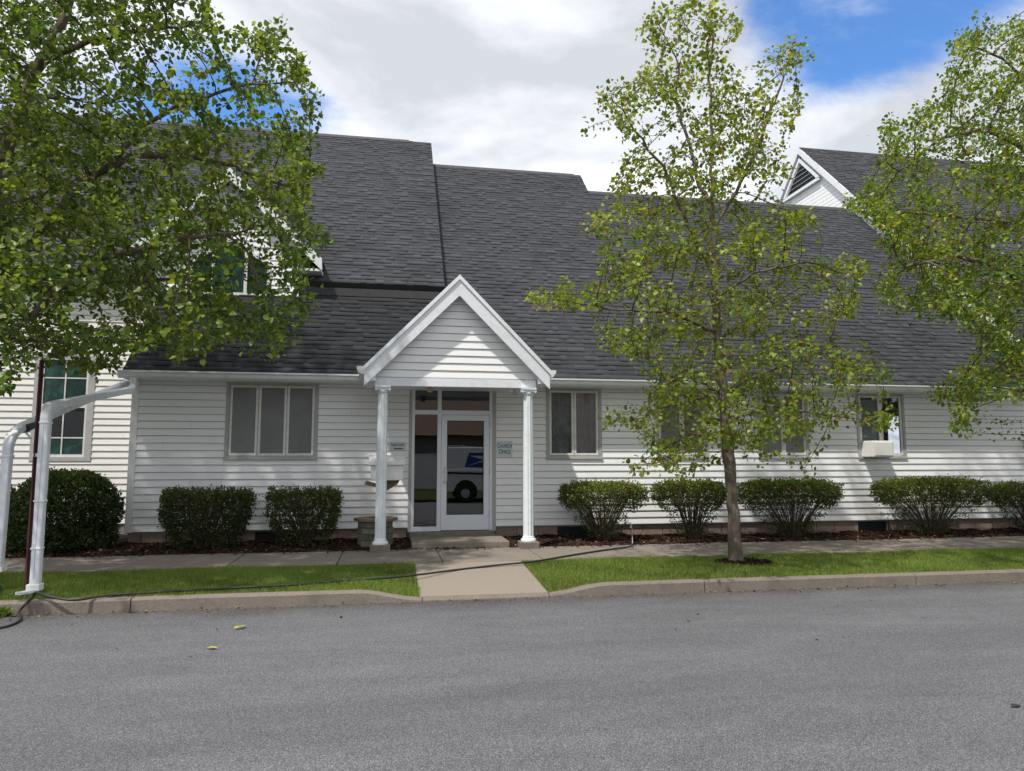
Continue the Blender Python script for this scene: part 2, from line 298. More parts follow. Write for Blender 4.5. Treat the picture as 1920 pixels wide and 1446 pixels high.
# lawn strips
def lawn_z(x, y):
    t = (y - KB) / (SF - KB); h0 = kerb_h(x) - .004; return h0 + (0.155 - h0) * min(1, max(0, t)) + .006 * math.sin(x * 2.3 + y * 3)
lawn = empty('lawn'); lawn['kind'] = 'structure'
for (a, b) in ((-17, WX0 - .01), (WX1 + .01, 18)):
    n = int((b - a) / .15); V = []; Fc = []; ys = np.linspace(KB + .003, SF - .005, 9)
    for i in range(n + 1):
        x = a + (b - a) * i / n
        for y in ys: V.append((x, y, lawn_z(x, y) - .012))
    for i in range(n):
        for j in range(8): Fc.append((i * 9 + j, (i + 1) * 9 + j, (i + 1) * 9 + j + 1, i * 9 + j + 1))
    MB().add(V, Fc).obj('turf', 'lawn', lawn, smooth=True)
def blades(n, x0, x1, y0, y1, hmin, hmax):
    x = rng.uniform(x0, x1, n); y = rng.uniform(y0, y1, n)
    patch = np.sin(x * 1.7 + 1) * np.sin(y * 2.9 + x * .6) * .5 + np.sin(x * 5.1 + y * 4) * .25
    z = np.array([lawn_z(a, min(max(b, KB), SF)) for a, b in zip(x, y)]) - .012
    h = rng.uniform(hmin, hmax, n) * (1 + .25 * patch); w = rng.uniform(.0022, .0045, n); ang = rng.uniform(0, 2 * math.pi, n); lean = rng.uniform(.1, .8, n) * h; la = rng.uniform(0, 2 * math.pi, n)
    dx, dy = np.cos(ang) * w, np.sin(ang) * w; b = np.stack([x, y, z], 1)
    V = np.stack([b - np.stack([dx, dy, 0 * x], 1), b + np.stack([dx, dy, 0 * x], 1), b + np.stack([np.cos(la) * lean, np.sin(la) * lean, h], 1)], 1).reshape(-1, 3)
    t = rng.random(n)[:, None]; yb = (rng.random(n) < .12)[:, None]
    c = np.array([.095, .16, .024]) * (1 - t) + np.array([.20, .285, .05]) * t; c = c * (1 + .34 * patch)[:, None]; c = np.where(yb, np.array([.30, .26, .12]), c)
    return V, c
Vs, Cs = [], []
for a in ((90000, -8.2, WX0 + .01, KB - .05, SF + .03, .025, .055), (150000, WX1 - .01, 13.5, KB - .05, SF + .03, .025, .055)):
    v, c = blades(*a); Vs.append(v); Cs.append(c)
V = np.concatenate(Vs); tag(np_obj('grass', V, np.arange(len(V)).reshape(-1, 3), 'grass', cols=np.concatenate(Cs)), 'mown green grass of the verge strip between kerb and sidewalk', 'grass', kind='stuff')
# mulch bed
def bed_z(x, y):
    t = (y - SB) / (0 - SB); return .15 + .05 * min(1, t * 2) * (1 - sm(1, 6, x) * .9) + .012 * math.sin(x * 5 + y * 7) + .01 * math.sin(x * 13.1 - y * 9)
n = 190; ys = np.linspace(SB + .005, 0.05, 10); V = []; Fc = []
for i in range(n + 1):
    x = -5.8 + 18.3 * i / n
    for y in ys: V.append((x, y, bed_z(x, y)))
for i in range(n):
    for j in range(9): Fc.append((i * 10 + j, (i + 1) * 10 + j, (i + 1) * 10 + j + 1, i * 10 + j + 1))
b0 = len(V); ys2 = np.linspace(SB + .005, 1.8, 14)
for i in range(41):
    x = -16 + 10.2 * i / 40
    for y in ys2: V.append((x, y, bed_z(x, min(y, 0)) - .005))
for i in range(40):
    for j in range(13): Fc.append((b0 + i * 14 + j, b0 + (i + 1) * 14 + j, b0 + (i + 1) * 14 + j + 1, b0 + i * 14 + j + 1))
MB().add(V, Fc).obj('mulch_bed', 'soil', smooth=True)['kind'] = 'structure'
n = 16000; x = rng.uniform(-9, 12.4, n); y = rng.uniform(SB - .03, .0, n) ; y = np.where(rng.random(n) < .02, rng.uniform(SB - .25, SB, n), y)
z = np.array([bed_z(a, b) if b > SB else .17 for a, b in zip(x, y)]) + .008
ln = rng.uniform(.015, .05, n); wd = rng.uniform(.005, .014, n); an = rng.uniform(0, 6.28, n); tl = rng.uniform(-.5, .5, n)
ux = np.stack([np.cos(an) * ln, np.sin(an) * ln, tl * ln], 1); uy = np.stack([-np.sin(an) * wd, np.cos(an) * wd, rng.uniform(-.5, .5, n) * wd], 1); c0 = np.stack([x, y, z], 1)
V = np.stack([c0 - ux - uy, c0 + ux - uy, c0 + ux + uy, c0 - ux + uy], 1).reshape(-1, 3)
t = rng.random(n)[:, None]; cc = np.array([.022, .014, .011]) * (1 - t) + np.array([.085, .042, .03]) * t; cc = np.where((rng.random(n) < .05)[:, None], np.array([.22, .15, .09]), cc)
tag(np_obj('mulch_chips', V, np.arange(4 * n).reshape(-1, 4), 'chips', cols=cc), 'dark shredded bark mulch under the shrubs along the wall', 'mulch', kind='stuff')

# ---------------------------------------------------------------- building helpers
Z3 = np.array([0, 0, 1.0])
def board(O, U, N, ub0, ub1, ut0, ut1, z0, z1, lip=.022, tuck=.003):
    O = np.array(O, float); p = lambda u, w, z: O + U * u + N * w + Z3 * z
    return [p(ub0, 0, z0), p(ub1, 0, z0), p(ub0, lip, z0), p(ub1, lip, z0), p(ub0, lip, z0 + .012), p(ub1, lip, z0 + .012), p(ut0, tuck + .003, max(z0 + .013, z1 - .015)), p(ut1, tuck + .003, max(z0 + .013, z1 - .015)), p(ut0, -.016, z1), p(ut1, -.016, z1)], \
           [(0, 1, 3, 2), (2, 3, 5, 4), (4, 5, 7, 6), (6, 7, 9, 8), (0, 2, 4, 6, 8), (1, 9, 7, 5, 3), (0, 8, 9, 1)]
def siding(parent, O, U, N, z0, z1, lim, openings=(), m='siding', expo=.127, seams=True, lip=.022):
    """lap boards; lim(z)->(ulo,uhi); openings (u0,u1,z0,z1)"""
    U = np.array(U, float); N = np.array(N, float); z = z0; i = 0
    while z < z1 - .01:
        zt = min(z + expo, z1); lo = lim(z); hi = lim(zt)
        if lo[1] - lo[0] < .05: break
        full = abs(lo[0] - hi[0]) < 1e-6 and abs(lo[1] - hi[1]) < 1e-6
        if not full:
            v, f = board(O, U, N, lo[0], lo[1], min(hi[0], (hi[0] + hi[1]) / 2), max(hi[1], (hi[0] + hi[1]) / 2), z, zt + .004, lip); MB().add(v, f).obj('siding_board', m, parent)
        else:
            cuts = {lo[0], lo[1]}
            for a in openings:
                if a[2] < zt and a[3] > z: cuts |= {min(max(a[0], lo[0]), lo[1]), min(max(a[1], lo[0]), lo[1])}
            if seams and lo[1] - lo[0] > 4.5:
                s = lo[0] + ((i * 1.37) % 3.66)
                while s < lo[1] - .4:
                    if s > lo[0] + .4 and not any(a[0] - .25 < s < a[1] + .25 for a in openings): cuts.add(s)
                    s += 3.66
            cs = sorted(cuts)
            for a, b in zip(cs[:-1], cs[1:]):
                if b - a < .02: continue
                mid = (a + b) / 2; segs = [(z, zt)]
                for op in openings:
                    if op[0] < mid < op[1]:
                        ns = []
                        for s0, s1 in segs:
                            if op[2] >= s1 or op[3] <= s0: ns.append((s0, s1)); continue
                            if op[2] > s0 + .01: ns.append((s0, op[2]))
                            if op[3] < s1 - .01: ns.append((op[3], s1))
                        segs = ns
                for s0, s1 in segs:
                    v, f = board(O, U, N, a + .0015, b - .0015, a + .0015, b - .0015, s0, s1 + (.004 if s1 == zt else 0)); MB().add(v, f).obj('siding_board', m, parent)
        z = zt; i += 1
def backing(x0, x1, z0, z1, y0, y1, ops):
    mb = MB(); xs = sorted({x0, x1} | {o[0] for o in ops} | {o[1] for o in ops})
    for a, b in zip(xs[:-1], xs[1:]):
        mid = (a + b) / 2; blk = sorted([(o[2], o[3]) for o in ops if o[0] < mid < o[1]]); z = z0
        for c, d in blk:
            if c > z: mb.box(a, b, y0, y1, z, c)
            z = max(z, d)
        if z < z1: mb.box(a, b, y0, y1, z, z1)
    return mb
def shingles(parent, O, U, S, vmax, lim, tone=1.0, expo=.143, name='shingles'):
    """tabs on a slope: O eave corner, U along the eave, S up the slope; lim(v)->(u0,u1)"""
    O, U, S = (np.array(a, float) for a in (O, U, S)); N = np.cross(U, S); N /= np.linalg.norm(N)
    if N[2] < 0: N = -N
    V = []; C = []; v = 0.0
    def P(u, v, h): return O + U * u + S * v + N * h
    while v < vmax - .02:
        u0, u1 = lim(v); u = u0 - rng.uniform(0, .25); vt = min(v + expo + .03, vmax); rowt = rng.uniform(.95, 1.05)
        while u < u1:
            w = rng.choice([.11, .14, .17, .2, .26]); a, b = max(u, u0), min(u + w, u1); u += w
            if b - a < .02: continue
            thick = rng.random() < .45; h = .020 if thick else .005; j = rng.uniform(-.004, .004)
            V += [P(a + .001, v + j, h), P(b - .001, v + j, h), P(b - .001, vt, .003), P(a + .001, vt, .003), P(a + .001, v + j, -.004), P(b - .001, v + j, -.004)]
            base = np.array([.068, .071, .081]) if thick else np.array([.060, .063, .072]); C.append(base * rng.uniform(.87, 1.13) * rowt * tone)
        v += expo
    n = len(C); i = np.arange(n)[:, None] * 6
    Fq = np.concatenate([i + [0, 1, 2, 3], i + [4, 5, 1, 0], i + [4, 0, 3, 3 - 3 + 4 - 4 + 3], ], 0)
    Fq = np.concatenate([i + [0, 1, 2, 3], i + [4, 5, 1, 0]], 0); C = np.array(C); C2 = np.concatenate([C, C * .8], 0)  # butt faces coloured darker, a painted shadow line below each tab
    o = np_obj(name, V, Fq, 'shingle', parent, cols=C2); o['kind'] = 'stuff'; return o
def slab(name, O, U, S, poly, th, m, parent):               # roof deck; poly in (u,v)
    O, U, S = (np.array(a, float) for a in (O, U, S)); N = np.cross(U, S); N /= np.linalg.norm(N)
    if N[2] < 0: N = -N
    return MB().prism([O + U * u + S * v - N * .006 for u, v in poly], -N * th).obj(name, m, parent)
S45 = np.array([0, .70710678, .70710678]); SQ = math.sqrt(2)

# ---------------------------------------------------------------- church office wing
office = thing('church_office_wing', 'long white single-storey church wing with dark shingle roof and gabled door porch', 'building')
XL, XR, SZ, WT = -5.8, 12.45, .39, 3.0
wins = [(-4.26, -2.67, 1.63, 3.0, 3), (1.55, 2.65, 1.64, 3.0, 2), (3.755, 4.845, 1.645, 3.0, 2), (5.92, 7.03, 1.65, 3.0, 2), (8.135, 9.25, 1.65, 3.0, 2)]
DO = (-.985, .51, .30, 2.99)
ops = [w[:4] for w in wins] + [DO]
wall = backing(XL, XR, .36, WT, .001, .12, ops).obj('front_wall', 'interior', office)
siding(wall, (0, 0, 0), (1, 0, 0), (0, -1, 0), SZ, WT - .005, lambda z: (XL + .09, XR), ops)
MB().box(XL - .004, XL + .09, -.022, .0, SZ - .01, WT - .005).box(XL - .022, XL - .004, -.022, .09, SZ - .01, WT - .005).obj('corner_post', 'siding', office)
side = MB().box(XL + .0, XL + .1, .125, 1.75, .3, 3.3).obj('side_wall', 'interior', office)
siding(side, (XL, 0, 0), (0, 1, 0), (-1, 0, 0), SZ, 4.4, lambda z: (max(.09, z - 3.3), 1.74), seams=False)
room = MB(); room.box(XL + .12, XR - .1, .14, 4.5, .30, .36).box(XL + .12, XR - .1, 4.5, 4.6, .3, 3.0).box(XL + .12, XR - .1, .125, 4.6, 3.005, 3.06)
for xw in (-1.6, 1.1, 3.2, 5.4, 7.6): room.box(xw, xw + .1, .13, 4.5, .36, 3.0)
room.obj('interior_rooms', 'interior', office)
# foundation blocks with basement vents
found = MB().box(XL + .05, XR, .06, .2, -.1, .385).obj('foundation', 'block', office)
vents = [(-3.72, -2.86), (1.75, 2.62), (8.05, 8.75)]
for r_, (z0, z1) in enumerate(((-.03, .165), (.175, .385))):
    x = XL + .03 - .2 * r_
    while x < XR:
        a, b = max(x, XL + .03), min(x + .4, XR); x += .41
        for va, vb in vents:
            if a < vb and b > va:
                if b - va > vb - a: a = max(a, vb)
                else: b = min(b, va)
        if b - a < .06 or (a > DO[0] - .1 and b < DO[1] + .1): continue
        MB().box(a, b, .02, .062, z0, z1).obj('concrete_block', 'block', found, bevel=.006)
for va, vb in vents:
    v = MB().box(va + .02, vb - .02, .05, .059, .13, .38).obj('basement_vent', 'vent', office)
    fr = MB().box(va, vb, .012, .05, .10, .13).box(va, va + .02, .012, .05, .13, .38).box(vb - .02, vb, .012, .05, .13, .38).obj('frame', 'block', v)
    for k in range(5): MB().box(va + .022, vb - .022, .03, .044, .15 + k * .045, .156 + k * .045).obj('louvre_slat', 'vent', v)
def window(x0, x1, z0, z1, n, dress):
    w = MB().box(x0, x1, -.03, .05, z0, z0 + .055).box(x0, x0 + .06, -.03, .05, z0 + .055, z1).box(x1 - .06, x1, -.03, .05, z0 + .055, z1).box(x0 + .06, x1 - .06, -.03, .05, z1 - .05, z1).box(x0 - .01, x1 + .01, -.045, -.03, z0 - .012, z0 + .02).obj('window', 'casing', office)
    ax, bx = x0 + .062, x1 - .062; pw = (bx - ax) / n
    for i in range(n):
        a, b = ax + i * pw + .004, ax + (i + 1) * pw - .004; zl, zh = z0 + .06, z1 - .054; t = .042
        MB().box(a, b, -.02, .03, zl, zl + t).box(a, b, -.02, .03, zh - t, zh).box(a, a + t, -.02, .03, zl + t, zh - t).box(b - t, b, -.02, .03, zl + t, zh - t).obj('sash', 'sash', w, bevel=.004)
        MB().box(a + t, b - t, .003, .008, zl + t, zh - t).obj('pane', 'glass', w)
        d = dress[i]
        if d == 'screen': MB().add([(a + t, -.008, zl + t), (b - t, -.008, zl + t), (b - t, -.008, zh - t), (a + t, -.008, zh - t)], [(0, 1, 2, 3)]).obj('insect_screen', 'screen', w)
        elif d in ('curtain', 'lace'):
            k = 26; Vc = []; Fc = []
            for j in range(k + 1):
                xx = a - .02 + (b - a + .04) * j / k; yy = .04 + .012 * math.sin(j * 1.5) + .006 * math.sin(j * 3.3)
                Vc += [(xx, yy, zl), (xx + .01 * math.sin(j), yy, zh)]
            for j in range(k): Fc.append((2 * j, 2 * j + 2, 2 * j + 3, 2 * j + 1))
            MB().add(Vc, Fc).obj('curtain', d, w, smooth=True)
        elif d == 'blind':
            for k in range(int((zh - zl - .1) / .028)): MB().box(a + t, b - t, .04, .058, zl + t + .028 * k, zl + t + .028 * k + .022).obj('blind_slat', 'sash', w) if k % 1 == 0 else None
    return w
dress = [('screen',) * 3, ('lace', 'curtain'), ('screen', 'screen'), ('screen', 'screen'), ('blind', 'none')]
for w, d in zip(wins, dress): window(*w, d)
# roof of the wing: lower left part, raised middle part, right part
OFF = 3.5; YE = -.37; ZE = YE + OFF
roof = empty('roof'); roof.parent = office
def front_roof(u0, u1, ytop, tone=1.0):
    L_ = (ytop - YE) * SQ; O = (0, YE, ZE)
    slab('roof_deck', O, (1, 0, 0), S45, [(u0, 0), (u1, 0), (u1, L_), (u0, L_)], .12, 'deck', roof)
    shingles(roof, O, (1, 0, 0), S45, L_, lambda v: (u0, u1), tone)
front_roof(XL - .07, -.30, 1.8, .52)  # low tone paints the tree's shade into the lower-left shingles
front_roof(-.298, 4.12, 6.58)
front_roof(4.122, XR - .01, 5.76)
for (a, b, yr) in ((-.298, 4.12, 6.58), (4.122, XR - .01, 5.76)):    # rear slopes
    slab('rear_slope', (0, 2 * yr - YE, ZE), (1, 0, 0), (0, -.7071, .7071), [(a, 0), (b, 0), (b, (yr - YE) * SQ - .02), (a, (yr - YE) * SQ - .02)], .12, 'deck', roof)
MB().prism([(4.10, 5.0, 8.45), (4.10, 6.57, 10.02), (4.10, 8.1, 8.45)], (-.1, 0, 0)).obj('gable_end', 'deck', roof)
for (a, b, yr) in ((-.298, 4.12, 6.58), (4.122, XR - .02, 5.76)):
    for k in range(int((b - a) / .3)):
        x = a + k * .3; MB().add([(x, yr - .12, yr + OFF - .095), (x + .31, yr - .12, yr + OFF - .095), (x + .31, yr, yr + OFF + .028), (x, yr, yr + OFF + .028), (x, yr + .12, yr + OFF - .095), (x + .31, yr + .12, yr + OFF - .095), (x, yr - .12, yr + OFF - .12), (x + .31, yr - .12, yr + OFF - .12)], [(0, 1, 2, 3), (3, 2, 5, 4), (6, 7, 1, 0)]).obj('ridge_cap', 'deck', roof)
# gutter, fascia, soffit
def gutter_run(x0, x1):
    prof = [(-.36, 3.12), (-.36, 2.995), (-.42, 2.995), (-.455, 3.03), (-.462, 3.085), (-.49, 3.10), (-.49, 3.125), (-.478, 3.125), (-.475, 3.108), (-.45, 3.09), (-.44, 3.04), (-.415, 3.008), (-.372, 3.008), (-.372, 3.12)]
    return MB().prism([(x0, y, z) for y, z in prof], (x1 - x0, 0, 0)).obj('gutter', 'gutter', office)
gutter_run(XL - .12, -1.86); gutter_run(1.29, XR)
MB().box(XL - .05, XR, -.357, -.335, 2.985, 3.11).obj('fascia', 'trim', office)
MB().box(XL - .05, XR, -.334, .0, 2.988, 2.999).obj('soffit', 'trim', office)
# porch: two columns, beam, gable
PX, PH = -.28, 1.54
porch = empty('porch'); porch.parent = office
PYF, PYS = -1.63, -1.41               # rake front, gable siding face
ZR = 4.69; zr = lambda x: ZR - abs(x - PX) * 1.02
for s in (-1, 1):
    xe = PX + s * PH; ze = zr(xe)
    Sv = np.array([-s * 1.0, 0, 1.02]); ln = math.hypot(PH, 1.02 * PH); Sv = Sv / np.linalg.norm(Sv)
    slab('porch_roof_deck', (xe, PYF + .02, ze), (0, 1, 0), Sv, [(0, 0), (3.0 - (ze + 0) * 0 + (ze - OFF) - PYF - 1.9 - .2, 0), (ZR - OFF - PYF - .05, ln), (0, ln)], .07, 'deck', porch)
    shingles(porch, (xe, PYF + .02, ze), (0, 1, 0), Sv, ln, lambda v: (0, (ze + v * Sv[2]) - OFF - PYF + .05), 1.0)
    # rake board with crown strip, soffit return at the foot
    t = .25
    MB().prism([(xe, PYF, ze - .015), (PX, PYF, ZR - .015), (PX, PYF, ZR - .335), (xe - s * .0, PYF, ze - .335 + .02), ], (0, .03, 0)).obj('rake_board', 'trim', porch)
    MB().prism([(xe + s * .02, PYF - .025, ze + .0), (PX, PYF - .025, ZR + .02), (PX, PYF - .025, ZR - .06), (xe + s * .02, PYF - .025, ze - .08)], (0, .024, 0)).obj('rake_moulding', 'trim', porch)
    MB().prism([(xe, PYF + .031, ze - .10), (PX, PYF + .031, ZR - .10), (PX, PYF + .031, ZR - .12), (xe, PYF + .031, ze - .12)], (0, PYS - PYF - .02, 0)).obj('rake_soffit', 'trim', porch)
    a, b = sorted((xe, xe - s * .19)); MB().box(a + .003, b - .003, PYF + .032, -.36, 2.90, 2.985).obj('eave_return', 'trim', porch)
    a, b = sorted((xe - s * .0, xe + s * .13)); MB().prism([(xe + s * .002, PYF + .05, 3.135), (xe + s * .12, PYF + .05, 3.135), (xe + s * .12, PYF + .05, 3.09), (xe + s * .06, PYF + .05, 3.01), (xe + s * .002, PYF + .05, 3.01)], (0, 1.15, 0)).obj('porch_gutter', 'gutter', porch)
siding(porch, (0, PYS, 0), (1, 0, 0), (0, -1, 0), 2.985, 4.5, lambda z: (PX - (ZR - .22 - z) / 1.02, PX + (ZR - .22 - z) / 1.02), seams=False)
MB().prism([(PX - 1.4, PYS + .002, 2.97), (PX + 1.4, PYS + .002, 2.97), (PX, PYS + .002, 4.5)], (0, .05, 0)).obj('gable_backing', 'interior', porch)
MB().box(-1.655, PX - .001, PYS - .03, PYS + .09, 2.835, 2.975).box(PX + .001, 1.06, PYS - .03, PYS + .09, 2.835, 2.975).obj('beam', 'trim', porch, bevel=.004)
for s in (-1.655, .94): MB().box(s, s + .12, PYS + .092, -.0, 2.835, 2.975).obj('side_beam', 'trim', porch)
MB().box(-1.53, .935, PYS + .092, -.017, 2.90, 2.93).obj('porch_ceiling', 'trim', porch)
for cx in (-1.515, .92):
    k = 40; prof = [(.27, .088), (.30, .088), (1.4, .086), (2.72, .078), (2.76, .078)]; V = []; Fc = []; cy = -1.45
    for z, r in prof:
        for j in range(k):
            w = 2 * math.pi * j / k; rr = r * (1 - .085 * (j % 4 in (1, 2))); V.append((cx + rr * math.cos(w), cy + rr * math.sin(w), z + .06 * (z < .29)))
    for i in range(len(prof) - 1):
        for j in range(k): Fc.append((i * k + j, i * k + (j + 1) % k, (i + 1) * k + (j + 1) % k, (i + 1) * k + j))
    c = MB().add(V, Fc).lathe([(.088, 2.72), (.095, 2.735), (.095, 2.75), (.085, 2.76)], (cx, cy, 0), 24).box(cx - .125, cx + .125, cy - .11, cy + .11, 2.80, 2.834)
    for s in (-1, 1): c.tube([(cx + s * .105, cy - .10, 2.775), (cx + s * .105, cy + .10, 2.775)], .026, 10)
    c.box(cx - .10, cx + .10, cy - .09, cy + .09, 2.76, 2.80)
    c.lathe([(.125, .27), (.128, .29), (.118, .315), (.10, .325), (.098, .345), (.088, .36)], (cx, cy, 0), 28)
    c.obj('column', 'column', porch)
    MB().box(cx - .16, cx + .16, cy - .15, cy + .15, .1, .27).obj('column_plinth', 'concrete', porch, bevel=.012)
lamp = MB().box(-.80, -.66, -1.18, -1.06, 2.87, 2.898).lathe([(.02, 0), (.05, -.03), (.055, -.07), (.03, -.1)], (-.73, -1.12, 2.87), 12).obj('porch_lamp', 'lampg', porch, smooth=False)
fl = MB().lathe([(.05, 0), (.05, -.03)], (.72, -1.1, 2.898), 12); fl.tube([(.72, -1.1, 2.87), (.66, -1.16, 2.82)], [.025, .05], 10); fl.tube([(.74, -1.1, 2.87), (.80, -1.15, 2.82)], [.025, .05], 10); fl.obj('flood_lamp', 'trim', porch)
# entrance: aluminium frame with side light, transoms, door leaf
ent = MB()
x0, x1 = -.985, .51
for (a, b, c, d) in ((x0, x0 + .05, .32, 2.985), (x1 - .05, x1, .32, 2.985), (x0 + .05, x1 - .05, 2.925, 2.985), (x0 + .05, x1 - .05, 2.455, 2.535), (-.515, -.445, .32, 2.455), (-.515, -.445, 2.535, 2.925), (x0 + .05, -.515, .32, .40)): ent.box(a, b, -.035, .08, c, d)
ent = ent.obj('entrance_frame', 'door', office)
for a, b in ((x0 - .055, x0 - .002), (x1 + .002, x1 + .075)): MB().box(a, b, -.026, .06, .31, 2.985).obj('outer_casing', 'casing', ent)
for a, b, c, d in ((x0 + .05, -.515, .40, 2.455), (x0 + .05, -.515, 2.535, 2.925), (-.445, x1 - .05, 2.535, 2.925)): MB().box(a, b, .018, .026, c, d).obj('pane', 'doorglass', ent)
lf = MB(); la, lb, lz0, lz1 = -.44, .455, .33, 2.45
lf.box(la, la + .105, -.03, .015, lz0, lz1).box(lb - .105, lb, -.03, .015, lz0, lz1).box(la + .105, lb - .105, -.03, .015, lz0, lz0 + .28).box(la + .105, lb - .105, -.03, .015, lz1 - .105, lz1)
lf = lf.obj('door_leaf', 'door', ent, bevel=.003)
MB().box(la + .105, lb - .105, -.012, -.004, lz0 + .28, lz1 - .105).obj('door_glass', 'doorglass', ent)
gs = MB(); gz0, gz1 = lz0 + .28, lz1 - .105
gs.box(la + .103, la + .115, -.034, -.0301, gz0, gz1).box(lb - .115, lb - .103, -.034, -.0301, gz0, gz1).box(la + .115, lb - .115, -.034, -.0301, gz0, gz0 + .012).box(la + .115, lb - .115, -.034, -.0301, gz1 - .012, gz1).obj('glazing_bead', 'black', ent)
MB().tube([(-.385, -.03, 1.47), (-.385, -.085, 1.47), (-.345, -.105, 1.45), (-.345, -.105, 1.22), (-.385, -.085, 1.20), (-.385, -.03, 1.20)], .011, 8).tube([(-.395, -.03, 1.39), (-.395, -.045, 1.39)], .02, 12).obj('door_handle', 'steel', ent, smooth=False)
for z in (.62, 1.4, 2.28): MB().tube([(.462, -.04, z - .06), (.462, -.04, z + .06)], .012, 8).obj('hinge', 'alu', ent)
MB().box(x0 - .03, x1 + .03, -.22, .07, .1, .318).obj('threshold', 'concrete', ent, bevel=.01)
MB().box(-1.0, .62, -1.335, -.222, .1, .262).obj('door_step', 'concrete', ent, bevel=.012)

# ---------------------------------------------------------------- sanctuary (taller, behind left)
sanc = thing('sanctuary_building', 'taller cream-sided sanctuary with steep dark roof and cross gable behind the tree', 'building')
AX0, AX1, AY, AO = -17.0, -.30, 1.75, 3.82
sw = [(-8.16, -7.08, 1.62, 3.55)]
awall = backing(AX0, AX1, .1, 5.45, AY + .001, AY + .15, sw).obj('front_wall', 'interior', sanc)
siding(awall, (0, AY, 0), (1, 0, 0), (0, -1, 0), .39, 5.1, lambda z: (AX0, XL if z < 4.9 else XL), sw, m='cream', expo=.127)
MB().box(AX0, XL, AY + .02, AY + .14, .0, .39).obj('foundation', 'block', sanc)
a, b, c, d = sw[0]
w = MB().box(a, b, AY - .03, AY + .05, c - .03, c + .05).box(a, a + .12, AY - .03, AY + .05, c + .05, d).box(b - .12, b, AY - .03, AY + .05, c + .05, d).box(a, b, AY - .03, AY + .05, d, d + .1).obj('window', 'casing', sanc)
MB().box(a + .12, a + .16, AY - .01, AY + .04, c + .05, d).box(b - .16, b - .12, AY - .01, AY + .04, c + .05, d).box(a + .16, b - .16, AY - .01, AY + .04, c + .05, c + .10).box(a + .16, b - .16, AY - .012, AY + .04, 2.62, 2.69).obj('sash', 'sash', w)
for (z0, z1, zm) in ((c + .10, 2.62, c + .42), (2.69, d, 3.2)):
    for (u0, u1) in ((a + .16, (a + b) / 2 - .012), ((a + b) / 2 + .012, b - .16)):
        for q0, q1 in ((z0, zm - .012), (zm + .012, z1)): MB().box(u0, u1, AY + .012, AY + .018, q0, q1).obj('pane', 'stain' if q1 < 2.2 or q0 > 2.6 else 'vent', w)
    MB().box((a + b) / 2 - .011, (a + b) / 2 + .011, AY, AY + .03, z0, z1).box(a + .16, b - .16, AY + .002, AY + .028, zm - .011, zm + .011).obj('muntin', 'sash', w)
YA = 1.42; ZA = YA + AO; YR = 7.2
sroof = empty('roof'); sroof.parent = sanc; L_ = (YR - YA) * SQ
slab('roof_deck', (0, YA, ZA), (1, 0, 0), S45, [(AX0, 0), (AX1, 0), (AX1, L_), (AX0, L_)], .16, 'deck', sroof)
shingles(sroof, (0, YA, ZA), (1, 0, 0), S45, L_, lambda v: (AX0 if v > 9 else -12.5, AX1), 1.05)
slab('rear_slope', (0, 2 * YR - YA, ZA), (1, 0, 0), (0, -.7071, .7071), [(AX0, 0), (AX1, 0), (AX1, L_ - .02), (AX0, L_ - .02)], .16, 'deck', sroof)
for k in range(36):
    x = -.95 - k * .3 - .31; MB().add([(x, YR - .12, YR + AO - .09), (x + .31, YR - .12, YR + AO - .09), (x + .31, YR, YR + AO + .04), (x, YR, YR + AO + .04), (x, YR + .12, YR + AO - .09), (x + .31, YR + .12, YR + AO - .09)], [(0, 1, 2, 3), (3, 2, 5, 4)]).obj('ridge_cap', 'deck', sroof)
MB().box(-6.2, AX1 - .02, YA + .02, YA + .05, ZA - .27, ZA - .11).obj('eave_board', 'deck', sanc)  # dark colour on the board stands in for the shadow under the eave
MB().prism([(AX1 - .12, YA + .5, ZA + .2), (AX1 - .12, YR, YR + AO - .25), (AX1 - .12, 2 * YR - YA - .5, ZA + .2), (AX1 - .12, 2 * YR - YA - .5, 3.2), (AX1 - .12, YA + .5, 3.2)], (-.1, 0, 0)).obj('end_wall', 'deck', sanc)
